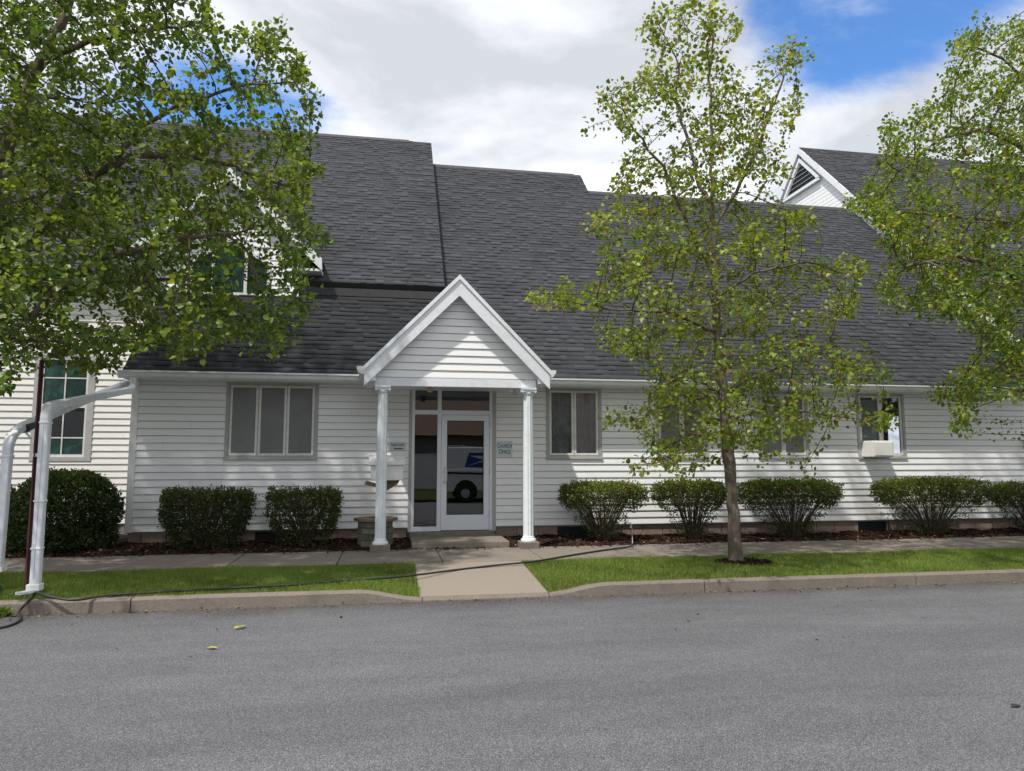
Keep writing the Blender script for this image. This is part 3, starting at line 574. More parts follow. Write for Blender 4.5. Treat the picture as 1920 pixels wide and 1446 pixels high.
# cross gable with stained windows
gx, gy, gh = -4.62, 1.42, 1.35; GZ = 7.42
gz = lambda x: GZ - abs(x - gx) * .97
cg = empty('cross_gable'); cg.parent = sanc
gop = []
siding(cg, (0, gy, 0), (1, 0, 0), (0, -1, 0), 4.75, 7.3, lambda z: (gx - min(gh, (GZ - .2 - z) / .97), gx + min(gh, (GZ - .2 - z) / .97)), [(-5.33, -3.85, 4.93, 5.95)], seams=False)
MB().prism([(gx - gh, gy + .002, 4.3), (gx + gh, gy + .002, 4.3), (gx + gh, gy + .002, gz(gx + gh) - .2), (gx, gy + .002, GZ - .2), (gx - gh, gy + .002, gz(gx - gh) - .2)], (0, .3, 0)).obj('gable_wall', 'siding', cg)
for s in (-1, 1):
    xe = gx + s * 1.83; ze = gz(xe)
    MB().prism([(xe, gy - .28, ze), (gx, gy - .28, GZ), (gx, gy - .28, GZ - .24), (xe, gy - .28, ze - .24)], (0, .03, 0)).obj('rake_board', 'trim', cg)
    MB().prism([(xe, gy - .249, ze - .13), (gx, gy - .249, GZ - .13), (gx, gy - .249, GZ - .15), (xe, gy - .249, ze - .15)], (0, .25, 0)).obj('rake_soffit', 'trim', cg)
    Sv = np.array([-s, 0, .97]); Sv /= np.linalg.norm(Sv); ln = 1.83 * math.hypot(1, .97)
    slab('gable_roof_deck', (xe, gy - .27, ze), (0, 1, 0), Sv, [(0, 0), (ze - AO - gy + .3, 0), (GZ - AO - gy + .25, ln), (0, ln)], .08, 'deck', cg)
    shingles(cg, (xe, gy - .27, ze), (0, 1, 0), Sv, ln, lambda v: (0, ze + v * Sv[2] - AO - gy + .32), 1.0)
    a, b = sorted((gx + s * gh, gx + s * (gh + .47))); MB().box(a + .004, b - .004, gy - .249, gy + .3, ze - .25, ze - .20).obj('eave_return', 'trim', cg)
    MB().box(*sorted((gx + s * (gh - .09), gx + s * (gh + .012))), gy - .03, gy + .0, 4.6, ze + .1).obj('corner_post', 'siding', cg)
wg = MB().box(-5.36, -3.82, gy - .04, gy - .0, 4.88, 4.94).box(-5.36, -5.30, gy - .04, gy, 4.94, 5.6).box(-3.88, -3.82, gy - .04, gy, 4.94, 5.5).box(-4.94, -4.88, gy - .04, gy, 4.94, 5.95).box(-4.32, -4.26, gy - .04, gy, 4.94, 5.95)
wg.prism([(-5.36, gy - .04, 5.55), (-4.6, gy - .04, 6.05), (-4.6, gy - .04, 5.98), (-5.36, gy - .04, 5.48)], (0, .04, 0)).prism([(-3.82, gy - .04, 5.55), (-4.6, gy - .04, 6.05), (-4.6, gy - .04, 5.98), (-3.82, gy - .04, 5.48)], (0, .04, 0))
wg = wg.obj('gable_window', 'sash', cg)
MB().prism([(-5.30, gy - .012, 4.94), (-4.94, gy - .012, 4.94), (-4.94, gy - .012, 5.76), (-5.30, gy - .012, 5.53)], (0, .01, 0)).obj('pane', 'stain', cg)
MB().prism([(-4.88, gy - .012, 4.94), (-4.32, gy - .012, 4.94), (-4.32, gy - .012, 5.8), (-4.6, gy - .012, 5.99), (-4.88, gy - .012, 5.8)], (0, .01, 0)).obj('pane', 'stain', cg)
MB().prism([(-4.26, gy - .012, 4.94), (-3.88, gy - .012, 4.94), (-3.88, gy - .012, 5.52), (-4.26, gy - .012, 5.76)], (0, .01, 0)).obj('pane', 'stain', cg)

# ---------------------------------------------------------------- hall on the right with louvred gable end
hall = thing('gabled_hall', 'tall hall with louvred white gable end and grey roof rising behind the wing', 'building')
DX, DO_, DYR = 12.46, 4.12, 8.2; DZ = DYR + DO_
gl = lambda z: (DYR - (DZ - .35 - z), DYR + (DZ - .35 - z))
gw = MB().prism([(DX + .002, -.0, 3.0), (DX + .002, DYR, DZ - .3), (DX + .002, 2 * DYR, 3.0)], (.15, 0, 0)).obj('gable_wall', 'siding', hall)
zz0 = 3.4
siding(gw, (DX, 0, 0), (0, 1, 0), (-1, 0, 0), zz0, DZ - .4, gl, seams=False, lip=.009)
lv = MB().prism([(DX - .035, DYR - .98, DZ - 1.5), (DX - .035, DYR, DZ - .52), (DX - .035, DYR + .98, DZ - 1.5)], (.03, 0, 0)).obj('louvre_vent', 'vent', hall)
for k in range(6):
    z = DZ - 1.46 + k * .155; hw = (DZ - .54 - z) - .04
    MB().prism([(DX - .085, DYR - hw, z - .015), (DX - .085, DYR + hw, z - .015), (DX - .04, DYR + hw - .03, z + .015), (DX - .04, DYR - hw + .03, z + .015)], (-.004, 0, .012)).obj('louvre_slat', 'trim', lv)
MB().box(DX - .12, DX - .02, DYR - 1.08, DYR + 1.08, DZ - 1.58, DZ - 1.48).obj('vent_frame', 'trim', lv)
for s in (-1, 1): MB().prism([(DX - .12, DYR + s * 1.1, DZ - 1.5), (DX - .12, DYR, DZ - .4), (DX - .12, DYR, DZ - .54), (DX - .12, DYR + s * .96, DZ - 1.5)], (.1, 0, 0)).obj('vent_frame', 'trim', lv)
hroof = empty('roof'); hroof.parent = hall; YD = -.4
Ld = (DYR - YD) * SQ
for s in (-1, 1):
    O = (0, YD if s < 0 else 2 * DYR - YD, YD + DO_); Sv = (0, -s * .7071068, .7071068)
    slab('roof_deck', O, (1, 0, 0), Sv, [(DX - .14, 0), (26, 0), (26, Ld), (DX - .14, Ld)], .12, 'deck', hroof)
    a = np.array([DX - .15, O[1], O[2] - .0]); b = np.array([DX - .15, DYR, DZ]); dn = np.array([0, 0, -.24])
    MB().prism([a + (0, 0, .012), b + (0, 0, .012), b + dn, a + dn], (.03, 0, 0)).obj('rake_board', 'trim', hall)
    MB().prism([a + (.031, 0, -.17), b + (.031, 0, -.17), b + (.031, 0, -.19), a + (.031, 0, -.19)], (.115, 0, 0)).obj('rake_soffit', 'trim', hall)
shingles(hroof, (0, YD, YD + DO_), (1, 0, 0), S45, Ld, lambda v: (DX - .14, 26), 1.08)
hf = MB().box(DX, 26, -.02 + .03, .15, .2, 3.75).obj('front_wall', 'interior', hall)
siding(hf, (0, 0, 0), (1, 0, 0), (0, -1, 0), .39, 3.7, lambda z: (DX + .01, 26))
MB().box(DX, 26, .03, .2, -.1, .385).obj('foundation', 'block', hall)

# ---------------------------------------------------------------- things on and around the wall
def text(s, size, loc, m, parent, name='lettering'):
    cu = bpy.data.curves.new('t', 'FONT'); cu.body = s; cu.size = size; cu.align_x = 'CENTER'; cu.extrude = .0008; cu.space_character = 1.06; cu.small_caps_scale = .8; cu.offset = .0012
    for f in cu.body_format: f.use_small_caps = True
    o = bpy.data.objects.new('t', cu); col.objects.link(o); bpy.context.view_layer.update()
    me = bpy.data.meshes.new_from_object(o.evaluated_get(bpy.context.evaluated_depsgraph_get())); bpy.data.objects.remove(o)
    me.materials.clear(); me.materials.append(M[m]); q = bpy.data.objects.new(name, me); col.objects.link(q); q.parent = parent; q.rotation_euler = (R(90), 0, 0); q.location = loc; q.scale = (.72, 1.15, 1); return q
sg = thing('wall_sign', 'small pale SANCTUARY sign with left arrow beside the mailbox', 'sign')
MB().box(-1.385, -1.092, -.03, -.017, 1.79, 1.945).obj('sign_board', 'sign', sg, bevel=.003)
text('Sanctuary', .068, (-1.238, -.032, 1.868), 'ink', sg)
MB().prism([(-1.32, -.032, 1.822), (-1.28, -.032, 1.842), (-1.28, -.032, 1.832), (-1.15, -.032, 1.832), (-1.15, -.032, 1.812), (-1.28, -.032, 1.812), (-1.28, -.032, 1.802)], (0, .0015, 0)).obj('arrow', 'ink', sg)
sg = thing('wall_sign', 'square pale CHURCH OFFICE sign to the right of the glass door', 'sign')
MB().box(.598, .895, -.03, -.017, 1.668, 1.97).obj('sign_board', 'sign', sg, bevel=.003)
text('Church', .105, (.747, -.032, 1.845), 'ink', sg)
text('Office', .105, (.747, -.032, 1.73), 'ink', sg)
ac = thing('air_conditioner', 'pale beige window air conditioner with plain cover in window', 'air conditioner')
MB().box(8.215, 8.70, -.36, .02, 1.67, 2.0).obj('cover', 'ac', ac, bevel=.015)
MB().box(8.26, 8.655, -.375, -.361, 1.70, 1.97).obj('front_panel', 'ac', ac, bevel=.006)
for k in range(5): MB().box(8.699, 8.704, -.33 + k * .055, -.30 + k * .055, 1.74, 1.93).obj('side_vent', 'vent', ac)
mb_ = thing('utility_box', 'white metal utility box on the siding near the hall', 'utility box')
MB().box(12.1, 12.42, -.13, -.017, 1.45, 2.05).obj('box_body', 'ac', mb_, bevel=.01); MB().box(12.09, 12.43, -.145, -.131, 1.44, 2.06).obj('box_door', 'sash', mb_, bevel=.004); MB().tube([(12.25, -.07, .2), (12.25, -.07, 1.45)], .025, 8).obj('conduit', 'alu', mb_)
# mailbox on post in a stone planter
mbx = thing('mailbox', 'white lidded mailbox on weathered post behind the porch column', 'mailbox')
MB().box(-1.57, -1.47, -.80, -.70, .2, 1.27).obj('post', 'wood', mbx, bevel=.006)
MB().box(-1.70, -1.15, -.93, -.58, 1.27, 1.53).obj('box_body', 'mailbox', mbx, bevel=.01)
MB().prism([(-1.73, -.97, 1.53), (-1.73, -.97, 1.60), (-1.73, -.75, 1.70), (-1.73, -.55, 1.66), (-1.73, -.55, 1.53)], (.61, 0, 0)).obj('lid', 'mailbox', mbx, bevel=.008)
for s, xx in ((-1, -1.572), (1, -1.468)):
    MB().prism([(xx, -.78, 1.265), (xx + s * .26, -.78, 1.265), (xx + s * .22, -.78, 1.20), (xx, -.78, 1.06)] if s > 0 else [(xx, -.78, 1.20), (xx - .20, -.78, 1.265), (xx - .23, -.78, 1.20), (xx, -.78, 1.14)], (0, .06, 0)).obj('bracket', 'wood', mbx)
pl = thing('stone_planter', 'mossy octagonal stone planter around the mailbox post', 'planter')
pc = np.array([-1.60, -.76])
for lay in range(4):
    for k in range(8):
        w0 = 2 * math.pi * (k + .5 * (lay % 2)) / 8; w1 = w0 + 2 * math.pi / 8 * .97; ri, ro = .19, .31 + random.uniform(-.012, .012)
        pts = [(pc[0] + r * math.cos(w), pc[1] + r * math.sin(w), .17 + lay * .105) for r, w in ((ri, w0), (ro, w0), (ro, w1), (ri, w1))]
        MB().prism(pts, (0, 0, .10)).obj('stone_block', 'stone', pl, bevel=.01)
for k in range(8):
    w0 = 2 * math.pi * k / 8; w1 = 2 * math.pi * (k + .985) / 8
    MB().prism([(pc[0] + r * math.cos(w), pc[1] + r * math.sin(w), .592) for r, w in ((.2, w0), (.37, w0), (.37, w1), (.2, w1))], (0, 0, .045)).obj('rim_board', 'wood', pl)
MB().lathe([(.02, 0), (.195, .0), (.195, .01)], (pc[0], pc[1], .53), 12).obj('planter_soil', 'soil', pl)
# drain pipes that cross the walk to the kerb
def rect_pipe(pts, w=.085, d=.065):                          # rectangular downspout with rounded elbows
    P_ = [np.array(p, float) for p in pts]; out = [P_[0]]
    for a, b, c in zip(P_[:-2], P_[1:-1], P_[2:]):
        u = (a - b) / np.linalg.norm(a - b); v = (c - b) / np.linalg.norm(c - b); r = .13
        for t in (0, .25, .5, .75, 1): q = (1 - t) ** 2 * (b + u * r) + 2 * t * (1 - t) * b + t * t * (b + v * r); out.append(q)
    out.append(P_[-1]); vs = []; fs = []; n = len(out); A = None
    for i in range(n):
        t = out[min(i + 1, n - 1)] - out[max(i - 1, 0)]; t /= np.linalg.norm(t); A = np.array([1., 0, 0]) - t * t[0]; A /= np.linalg.norm(A); B = np.cross(t, A)
        j = 1 + .04 * math.sin(i * 5.3)
        for sx, sy in ((-.5, -.38), (-.38, -.5), (.38, -.5), (.5, -.38), (.5, .38), (.38, .5), (-.38, .5), (-.5, .38)): vs.append(out[i] + A * sx * w * j * 1.0 + B * sy * d * 1.15)
    for i in range(n - 1):
        for j in range(8): fs.append((i * 8 + j, i * 8 + (j + 1) % 8, (i + 1) * 8 + (j + 1) % 8, (i + 1) * 8 + j))
    return MB().add(vs, fs + [tuple(range(8))[::-1], tuple(range((n - 1) * 8, n * 8))])
p1 = thing('drain_pipe', 'white downspout bent from the gutter end down to the lawn beside maroon post', 'drain pipe', )
top = onY(88, 762, -4.3)
rect_pipe([(XL + .13, -.42, 3.0), (XL + .13, -.42, 2.80), (top[0], -4.3, top[2]), (top[0], -4.3, 1.2), (top[0] + .005, -4.3, .22)], .098, .08).obj('pipe', 'pipe', p1)
for z in (top[2] - .2, 1.15, .62): MB().box(top[0] - .054, top[0] + .054, -4.352, -4.248, z, z + .022).obj('joint_band', 'pipe', p1, bevel=.004)
MB().box(top[0] - .004, top[0] + .004, -4.3475, -4.346, .3, top[2] - .22).obj('seam', 'alu', p1)
MB().box(top[0] - .07, top[0] + .07, -4.36, -4.24, .16, .24).obj('collar', 'ac', p1, bevel=.01); MB().prism([(top[0] - .05, -4.35, .15), (top[0] + .05, -4.35, .15), (top[0] - .05, -4.50, .15), (top[0] - .12, -4.47, .15)], (0, 0, .03)).obj('outlet_shoe', 'pipe', p1)
p2 = thing('drain_pipe', 'white downspout with taped elbow and curved foot over a teal tray', 'drain pipe')
t2 = onY(18, 806, -4.1)
rect_pipe([(XL - .05, .9, 3.2), (XL - .12, -.2, 2.90), (t2[0] + .02, -3.95, t2[2] + .02), (t2[0], -4.1, t2[2] - .1), (t2[0] - .02, -4.1, .36), (t2[0] - .16, -4.15, .24)], .098, .08).obj('pipe', 'pipe', p2)
MB().box(t2[0] - .056, t2[0] + .052, -4.152, -4.048, t2[2] - .32, t2[2] - .295).obj('joint_band', 'pipe', p2, bevel=.004)
e = onY(40, 797, -3.8); MB().tube([(t2[0] + .03, -3.86, t2[2] + .025), (t2[0] + .0, -3.6, t2[2] + .085)], .075, 8, .8).obj('tape_wrap', 'black', p2)
MB().tube([(t2[0] + .02, -3.8, t2[2]), (top[0] - .09, -4.2, t2[2] - .22)], .012, 6).obj('stay_rod', 'pipe', p2); MB().box(t2[0] - .09, t2[0] + .05, -4.16, -4.04, .36, .41).obj('strap', 'ac', p2)
ty = MB().prism([(t2[0] - .5, -4.5, .15), (t2[0] + .06, -4.5, .15), (t2[0] + .10, -4.2, .15), (t2[0] - .4, -4.1, .15)], (0, 0, .09)).obj('splash_tray', 'teal', None, bevel=.03); tag(ty, 'teal plastic splash tray under the drain pipe foot', 'tray')
pp = onZ(63, 1106, .15); po = thing('steel_post', 'thin maroon steel post standing between the drain pipes', 'post')
MB().box(top[0] - .125, top[0] - .075, -4.27, -4.262, .05, 2.78).box(top[0] - .104, top[0] - .096, -4.30, -4.271, .05, 2.78).obj('post_shaft', 'maroon', po); MB().box(top[0] - .13, top[0] - .02, -4.285, -4.275, 1.66, 1.70).obj('bracket', 'pipe', po)
# hose
hs = [onZ(1186, 1020, .21), onZ(1180, 1025, .19), onZ(1130, 1032, .178), onZ(1060, 1043, .178), onZ(1000, 1053, .178), onZ(930, 1060, .155), onZ(860, 1068, .135), onZ(790, 1077, .15), onZ(720, 1084, .165), onZ(650, 1088, .165), onZ(560, 1096, .16), onZ(430, 1103, .16), onZ(300, 1110, .165), onZ(200, 1117, .165), onZ(140, 1125, .16), onZ(95, 1119, .19), onZ(68, 1111, .22)]
q = onZ(62, 1118, .17); hs += [q, np.array([q[0] + .02, KF - .03, .13]), np.array([q[0] - .03, KF - .06, .05]), onZ(35, 1165, .02), onZ(-20, 1180, .02), onZ(-200, 1185, .02)]
from mathutils.geometry import interpolate_bezier
fine = []
for i in range(len(hs) - 1):
    p0, p1_, p2_, p3 = hs[max(i - 1, 0)], hs[i], hs[i + 1], hs[min(i + 2, len(hs) - 1)]
    for t in np.linspace(0, 1, 6)[:-1]:
        fine.append(.5 * ((2 * p1_) + (-p0 + p2_) * t + (2 * p0 - 5 * p1_ + 4 * p2_ - p3) * t * t + (-p0 + 3 * p1_ - 3 * p2_ + p3) * t ** 3))
hose = thing('garden_hose', 'black garden hose lying from the wall tap across the path to the kerb', 'hose')
MB().tube(fine, .0135, 8).obj('hose_line', 'black', hose, smooth=True)
b_ = onY(1185, 990, -.12); MB().tube([(b_[0], .02, .33), (b_[0], -.10, .33), (b_[0], -.12, .30), (hs[0][0], hs[0][1], .21)], .008, 8).tube([(b_[0], -.08, .33), (b_[0], -.08, .375)], .008, 6).box(b_[0] - .025, b_[0] + .025, -.088, -.072, .372, .382).obj('wall_tap', 'casing', hose)
for k, (px, py) in enumerate([(455, 1175), (446, 1177), (398, 1216), (1905, 1331)]):
    c = onZ(px, py, .03); s = .05 if k != 3 else .045; an = random.uniform(0, 6); V = []
    for (u, v, w_) in ((-1, 0, 0), (-.3, .5, .3), (.4, .42, .25), (1, 0, .1), (.4, -.42, .3), (-.3, -.5, .2), (0, 0, .02)): V.append((c[0] + s * (u * math.cos(an) - v * math.sin(an)), c[1] + s * (u * math.sin(an) + v * math.cos(an)), .052 + w_ * s * .8 - (.02 if c[1] > -8 else 0)))
    o = MB().add(V, [(6, i, (i + 1) % 6) for i in range(6)]).obj('fallen_leaf', 'yellow' if k < 3 else 'black')
    tag(o, 'curled yellow leaf fallen on the asphalt' if k < 3 else 'dark curled leaf lying on the open road', 'leaf', 'yellow leaves on the road' if k < 3 else None)

# ---------------------------------------------------------------- vegetation
LEAF = np.array([(0, 0, 0), (-.36, .16, .10), (-.42, .50, .12), (0, 1.0, -.10), (.42, .50, .12), (.36, .16, .10)])
def leaf_mesh(pos, dirs, size, cols, nrm_up=.6):
    n = len(pos); d = dirs / (np.linalg.norm(dirs, axis=1, keepdims=True) + 1e-9)
    r = rng.normal(size=(n, 3)); r[:, 2] += nrm_up * 2; x = np.cross(d, r); x /= np.linalg.norm(x, axis=1, keepdims=True) + 1e-9; z = np.cross(x, d)
    s = size[:, None, None]; V = pos[:, None, :] + s * (LEAF[None, :, 0:1] * x[:, None] + LEAF[None, :, 1:2] * d[:, None] + LEAF[None, :, 2:3] * z[:, None])
    i = np.arange(n)[:, None] * 6; Fq = np.concatenate([i + [0, 3, 2, 1], i + [0, 5, 4, 3]], 0)
    return V.reshape(-1, 3), Fq, np.concatenate([cols, cols], 0)
def in_poly(px, py, poly):
    c = False; n = len(poly)
    for i in range(n):
        x1, y1 = poly[i]; x2, y2 = poly[(i + 1) % n]
        if (y1 > py) != (y2 > py) and px < (x2 - x1) * (py - y1) / (y2 - y1) + x1: c = not c
    return c
def colonize(seeds, parents, attr, di=1.3, dk=.17, step=.13, iters=220, droop=.0):
    nodes = [np.array(s, float) for s in seeds]; par = list(parents); A = np.array(attr); N = np.array(nodes)
    dist = np.full(len(A), 1e9); near = np.zeros(len(A), int)
    def upd(start):
        if start >= len(nodes): return
        new = np.array(nodes[start:]); D = np.linalg.norm(A[:, None] - new[None], axis=2); j = D.argmin(1); dm = D[np.arange(len(A)), j]; b = dm < dist
        dist[b] = dm[b]; near[b] = j[b] + start
    upd(0); alive = dist > dk
    for it in range(iters):
        act = alive & (dist < di * (1 if it > 25 else 3))
        if not act.any(): break
        acc = {}
        idx = np.where(act)[0]; P = np.array(nodes)
        vec = A[idx] - P[near[idx]]; vec /= np.linalg.norm(vec, axis=1, keepdims=True) + 1e-9
        S = np.zeros((len(nodes), 3)); np.add.at(S, near[idx], vec); cnt = np.unique(near[idx]); start = len(nodes)
        for k in cnt:
            d = S[k] + rng.normal(size=3) * .18; d[2] -= droop; d /= np.linalg.norm(d) + 1e-9
            if par[k] >= 0:
                pd = P[k] - P[par[k]]; pd /= np.linalg.norm(pd) + 1e-9; d = d + .55 * pd; d /= np.linalg.norm(d) + 1e-9
            nodes.append(P[k] + d * step); par.append(k)
        o = dist.copy(); upd(start); stuck = act & (dist >= o - 1e-6); alive &= dist > dk
        if it % 3 == 2: alive &= ~(stuck & (rng.random(len(A)) < .5))
    return np.array(nodes), np.array(par)
def tree(name, label, trunk_xy, base_z, limbs, pts, leaf, palette, rt_, rtip=.0035, per=3, di=1.3, brown=0.0, group=None, dens_skip=0.0):
    """limbs: list of 3D polylines, the first is the trunk from the ground up; others start near an earlier one"""
    seeds, par = [], []
    for li, poly in enumerate(limbs):
        poly = [np.array(p, float) for p in poly]
        if li == 0: last = -1
        else: last = int(np.argmin([np.linalg.norm(s - poly[0]) for s in seeds]))
        fine = []
        for a, b in zip(poly[:-1], poly[1:]):
            k = max(1, int(np.linalg.norm(b - a) / .14))
            for t in range(k): fine.append(a + (b - a) * t / k)
        fine.append(poly[-1])
        if li > 0: fine = fine[1:]
        for j, p in enumerate(fine):
            w = .02 if li else .012; p = p + np.array([rng.normal() * w, rng.normal() * w, 0]) * (j > 0)
            seeds.append(p); par.append(last); last = len(seeds) - 1
    nodes, par = colonize(seeds, par, pts, di=di)
    n = len(nodes); r = np.zeros(n); kids = [[] for _ in range(n)]
    for i in range(n):
        if par[i] >= 0: kids[par[i]].append(i)
    for i in range(n - 1, -1, -1):
        r[i] = rtip if not kids[i] else sum(r[k] ** 1.95 for k in kids[i]) ** (1 / 1.95)
    r = rtip + (r - rtip) * (rt_ / r[0])
    ntr = len(limbs[0]); zt = nodes[:, 2]; 
    flare = np.exp(-np.maximum(zt - base_z, 0) / .12) * .45 * (np.abs(nodes[:, 0] - nodes[0, 0]) < .3); rr = r * (1 + flare)
    K = 7; V = np.zeros((n, K, 3)); w = 2 * math.pi * np.arange(K) / K
    for i in range(n):
        ch = max(kids[i], key=lambda k: r[k]) if kids[i] else i
        t = nodes[ch] - nodes[par[i] if par[i] >= 0 else i]; t /= np.linalg.norm(t) + 1e-9
        ref = np.array([1., 0, 0]) if abs(t[0]) < .8 else np.array([0, 1., 0]); a = ref - t * (ref @ t); a /= np.linalg.norm(a); b = np.cross(t, a)
        ir = rr[i] * (1 + (.09 * np.sin(w * 3 + i * .35) + .05 * np.sin(w * 2 + i * .8) if rr[i] > .03 else 0))
        V[i] = nodes[i] + (np.cos(w) * ir)[:, None] * a + (np.sin(w) * ir)[:, None] * b
    thick = []; thin = []
    for i in range(n):
        p = par[i]
        if p < 0: continue
        rp = V[p]
        if r[i] < .55 * r[p] and kids[p] and max(kids[p], key=lambda k: r[k]) != i:      # side branch starts inside the parent
            t = nodes[i] - nodes[p]; t /= np.linalg.norm(t) + 1e-9; ref = np.array([1., 0, 0]) if abs(t[0]) < .8 else np.array([0, 1., 0]); a = ref - t * (ref @ t); a /= np.linalg.norm(a); b = np.cross(t, a)
            rp = nodes[p] + (np.cos(w) * rr[i] * 1.25)[:, None] * a + (np.sin(w) * rr[i] * 1.25)[:, None] * b
        (thick if r[i] > .011 else thin).append((rp, V[i]))
    T = thing(name, label, 'tree', group)
    for nm, lst, mm in (('trunk', thick, 'bark'), ('twigs', thin, 'twig')):
        if not lst: continue
        VV = np.array([np.concatenate([a, b]) for a, b in lst]).reshape(-1, 3); k = np.arange(len(lst))[:, None, None] * 2 * K; j = np.arange(K)[None, :, None]
        Fq = (k + np.concatenate([j, (j + 1) % K, (j + 1) % K + K, j + K], 2)).reshape(-1, 4)
        np_obj(nm, VV, Fq, mm, T, smooth=True)
    tw = np.where((r < rtip * 2.6) & (zt > base_z + 1.2))[0]; tw = tw[rng.random(len(tw)) > dens_skip]
    tips = np.array([not kids[i] for i in tw]); cnt = np.where(tips, per + 3, rng.poisson(per, len(tw)))
    src = np.repeat(tw, cnt); m_ = len(src); g = nodes[src] - nodes[np.maximum(par[src], 0)]; g /= np.linalg.norm(g, axis=1, keepdims=True) + 1e-9
    dirs = g * .5 + rng.normal(size=(m_, 3)) * .75; dirs[:, 2] -= .35; pos = nodes[src] + rng.normal(size=(m_, 3)) * .05 + dirs / (np.linalg.norm(dirs, axis=1, keepdims=True)) * rng.uniform(.02, .06, m_)[:, None]
    pal = np.array(palette); ci = rng.integers(0, len(pal), m_); clump = np.array([mnoise.noise(Vector(p) * 1.6) + .6 * mnoise.noise(Vector(p) * 4.0) for p in nodes])[src]; warm = np.array([mnoise.noise(Vector(p) * .9 + Vector((4, 9, 2))) for p in nodes])[src]
    c = pal[ci] * rng.uniform(.75, 1.25, m_)[:, None] * (1 + .45 * clump)[:, None] * (1 + np.clip(warm, -.5, .7)[:, None] * np.array([.36, .14, .0]))
    if brown: c = np.where((rng.random(m_) < brown)[:, None], np.array([.17, .11, .035]) * rng.uniform(.7, 1.3, m_)[:, None], c)
    sz = leaf * rng.uniform(.42, 1.2, m_)
    V_, Fq, cc = leaf_mesh(pos, dirs, sz, c); np_obj('crown', V_, Fq, 'leaf', T, cols=cc)
    
    return T
def pxpts(poly, n, y0, hd, keep=None, lobes=None, void=-.06):
    out = []; xs = [p[0] for p in poly] if poly else None; ys = [p[1] for p in poly] if poly else None
    if lobes: wts = np.array([l[2] * l[3] for l in lobes], float) ** .8; wts /= wts.sum()
    while len(out) < n:
        if lobes:
            l = lobes[rng.choice(len(lobes), p=wts)]; a = rng.uniform(0, 6.283); q = math.sqrt(rng.random()); px, py = l[0] + l[2] * q * math.cos(a), l[1] + l[3] * q * math.sin(a)
        else:
            px, py = rng.uniform(min(xs), max(xs)), rng.uniform(min(ys), max(ys))
            if not in_poly(px, py, poly): continue
        if keep and not keep(px, py): continue
        dy = rng.uniform(-1, 1) * hd(px, py); p = onY(px, py, y0 + dy)
        v = mnoise.noise(Vector((p[0] * 1.15 + y0, p[1] * 1.15, p[2] * 1.7))) + .45 * mnoise.noise(Vector((p[0] * 2.9, p[1] * 2.9, p[2] * 3.6 + 9)))
        if v < void and rng.random() < .93: continue                # empty pockets between the leaf sprays
        out.append(p)
    return np.array(out)
# tree in front of the right half of the wing
TY = -3.55
lob = [(1310, 18, 40, 28), (1350, 45, 26, 45), (1240, 45, 55, 35), (1290, 105, 70, 45), (1376, 50, 10, 30), (1492, 88, 28, 26), (1455, 125, 38, 35), (1472, 185, 34, 40), (1440, 235, 38, 40), (1150, 185, 42, 24), (1108, 238, 20, 9), (1190, 228, 48, 34), (1215, 160, 34, 34), (1262, 180, 50, 48), (1330, 180, 58, 66), (1392, 165, 34, 46),
       (1270, 260, 66, 46), (1350, 270, 58, 56), (1430, 300, 56, 46), (1195, 300, 42, 30), (1452, 325, 34, 22), (1240, 335, 66, 36), (1330, 350, 58, 46), (1172, 338, 30, 18), (1118, 420, 42, 26), (1190, 410, 58, 32), (1280, 430, 68, 46), (1400, 420, 56, 36), (1500, 412, 45, 18),
       (1200, 480, 74, 36), (1330, 500, 66, 46), (1450, 480, 76, 36), (1545, 490, 55, 34), (1595, 500, 26, 20), (1100, 552, 60, 26), (1040, 560, 42, 14), (995, 560, 18, 6), (1190, 548, 58, 36), (1280, 590, 58, 44), (1400, 580, 66, 46), (1500, 560, 56, 46), (1575, 570, 34, 34),
       (1180, 640, 56, 30), (1290, 660, 58, 36), (1400, 670, 66, 36), (1500, 640, 56, 36), (1590, 660, 44, 26), (1640, 682, 22, 18), (1262, 720, 66, 32), (1370, 730, 66, 36), (1480, 720, 76, 32), (1580, 708, 55, 26), (1652, 705, 16, 10),
       (1210, 770, 46, 26), (1150, 790, 38, 12), (1290, 780, 66, 36), (1390, 795, 56, 30), (1470, 790, 56, 30), (1560, 772, 46, 20), (1640, 790, 36, 16), (1680, 785, 12, 10), (1250, 838, 38, 20), (1195, 872, 22, 8), (1270, 880, 28, 12), (1330, 828, 46, 20), (1410, 838, 36, 12), (1500, 850, 16, 22), (1522, 890, 7, 18)]
q = lambda px, py, dy=0: onY(px, py, TY + dy)
lim1 = [[q(1381, 1062), q(1378, 1000), q(1367, 850), q(1352, 700), q(1343, 600), q(1338, 480), q(1336, 390), q(1335, 300), q(1333, 220), q(1330, 150), q(1340, 60)],
        [q(1336, 395), q(1313, 350, .15), q(1291, 260, .3), q(1268, 180, .35), q(1270, 110, .3)], [q(1337, 430), q(1397, 328, -.2), q(1429, 265, -.3), q(1450, 187, -.3), q(1488, 95, -.2)], [q(1340, 520), q(1297, 440, -.2), q(1241, 312, -.4), q(1179, 228, -.5), q(1150, 190, -.5)],
        [q(1345, 625), q(1260, 587, -.5), q(1147, 580, -.9), q(1040, 563, -1.1)], [q(1342, 560), q(1410, 512, -.4), q(1500, 494, -.7)], [q(1362, 790), q(1447, 760, -.4), q(1522, 775, -.7), q(1640, 790, -.9)], [q(1362, 815), q(1290, 815, -.4), q(1210, 860, -.8)],
        [q(1348, 650), q(1330, 600, .8), q(1300, 570, 1.5)], [q(1346, 640), q(1400, 600, .8), q(1460, 570, 1.4)], [q(1355, 740), q(1300, 710, -.6), q(1240, 715, -1.1)], [q(1355, 735), q(1430, 700, .5), q(1540, 660, .9)]]
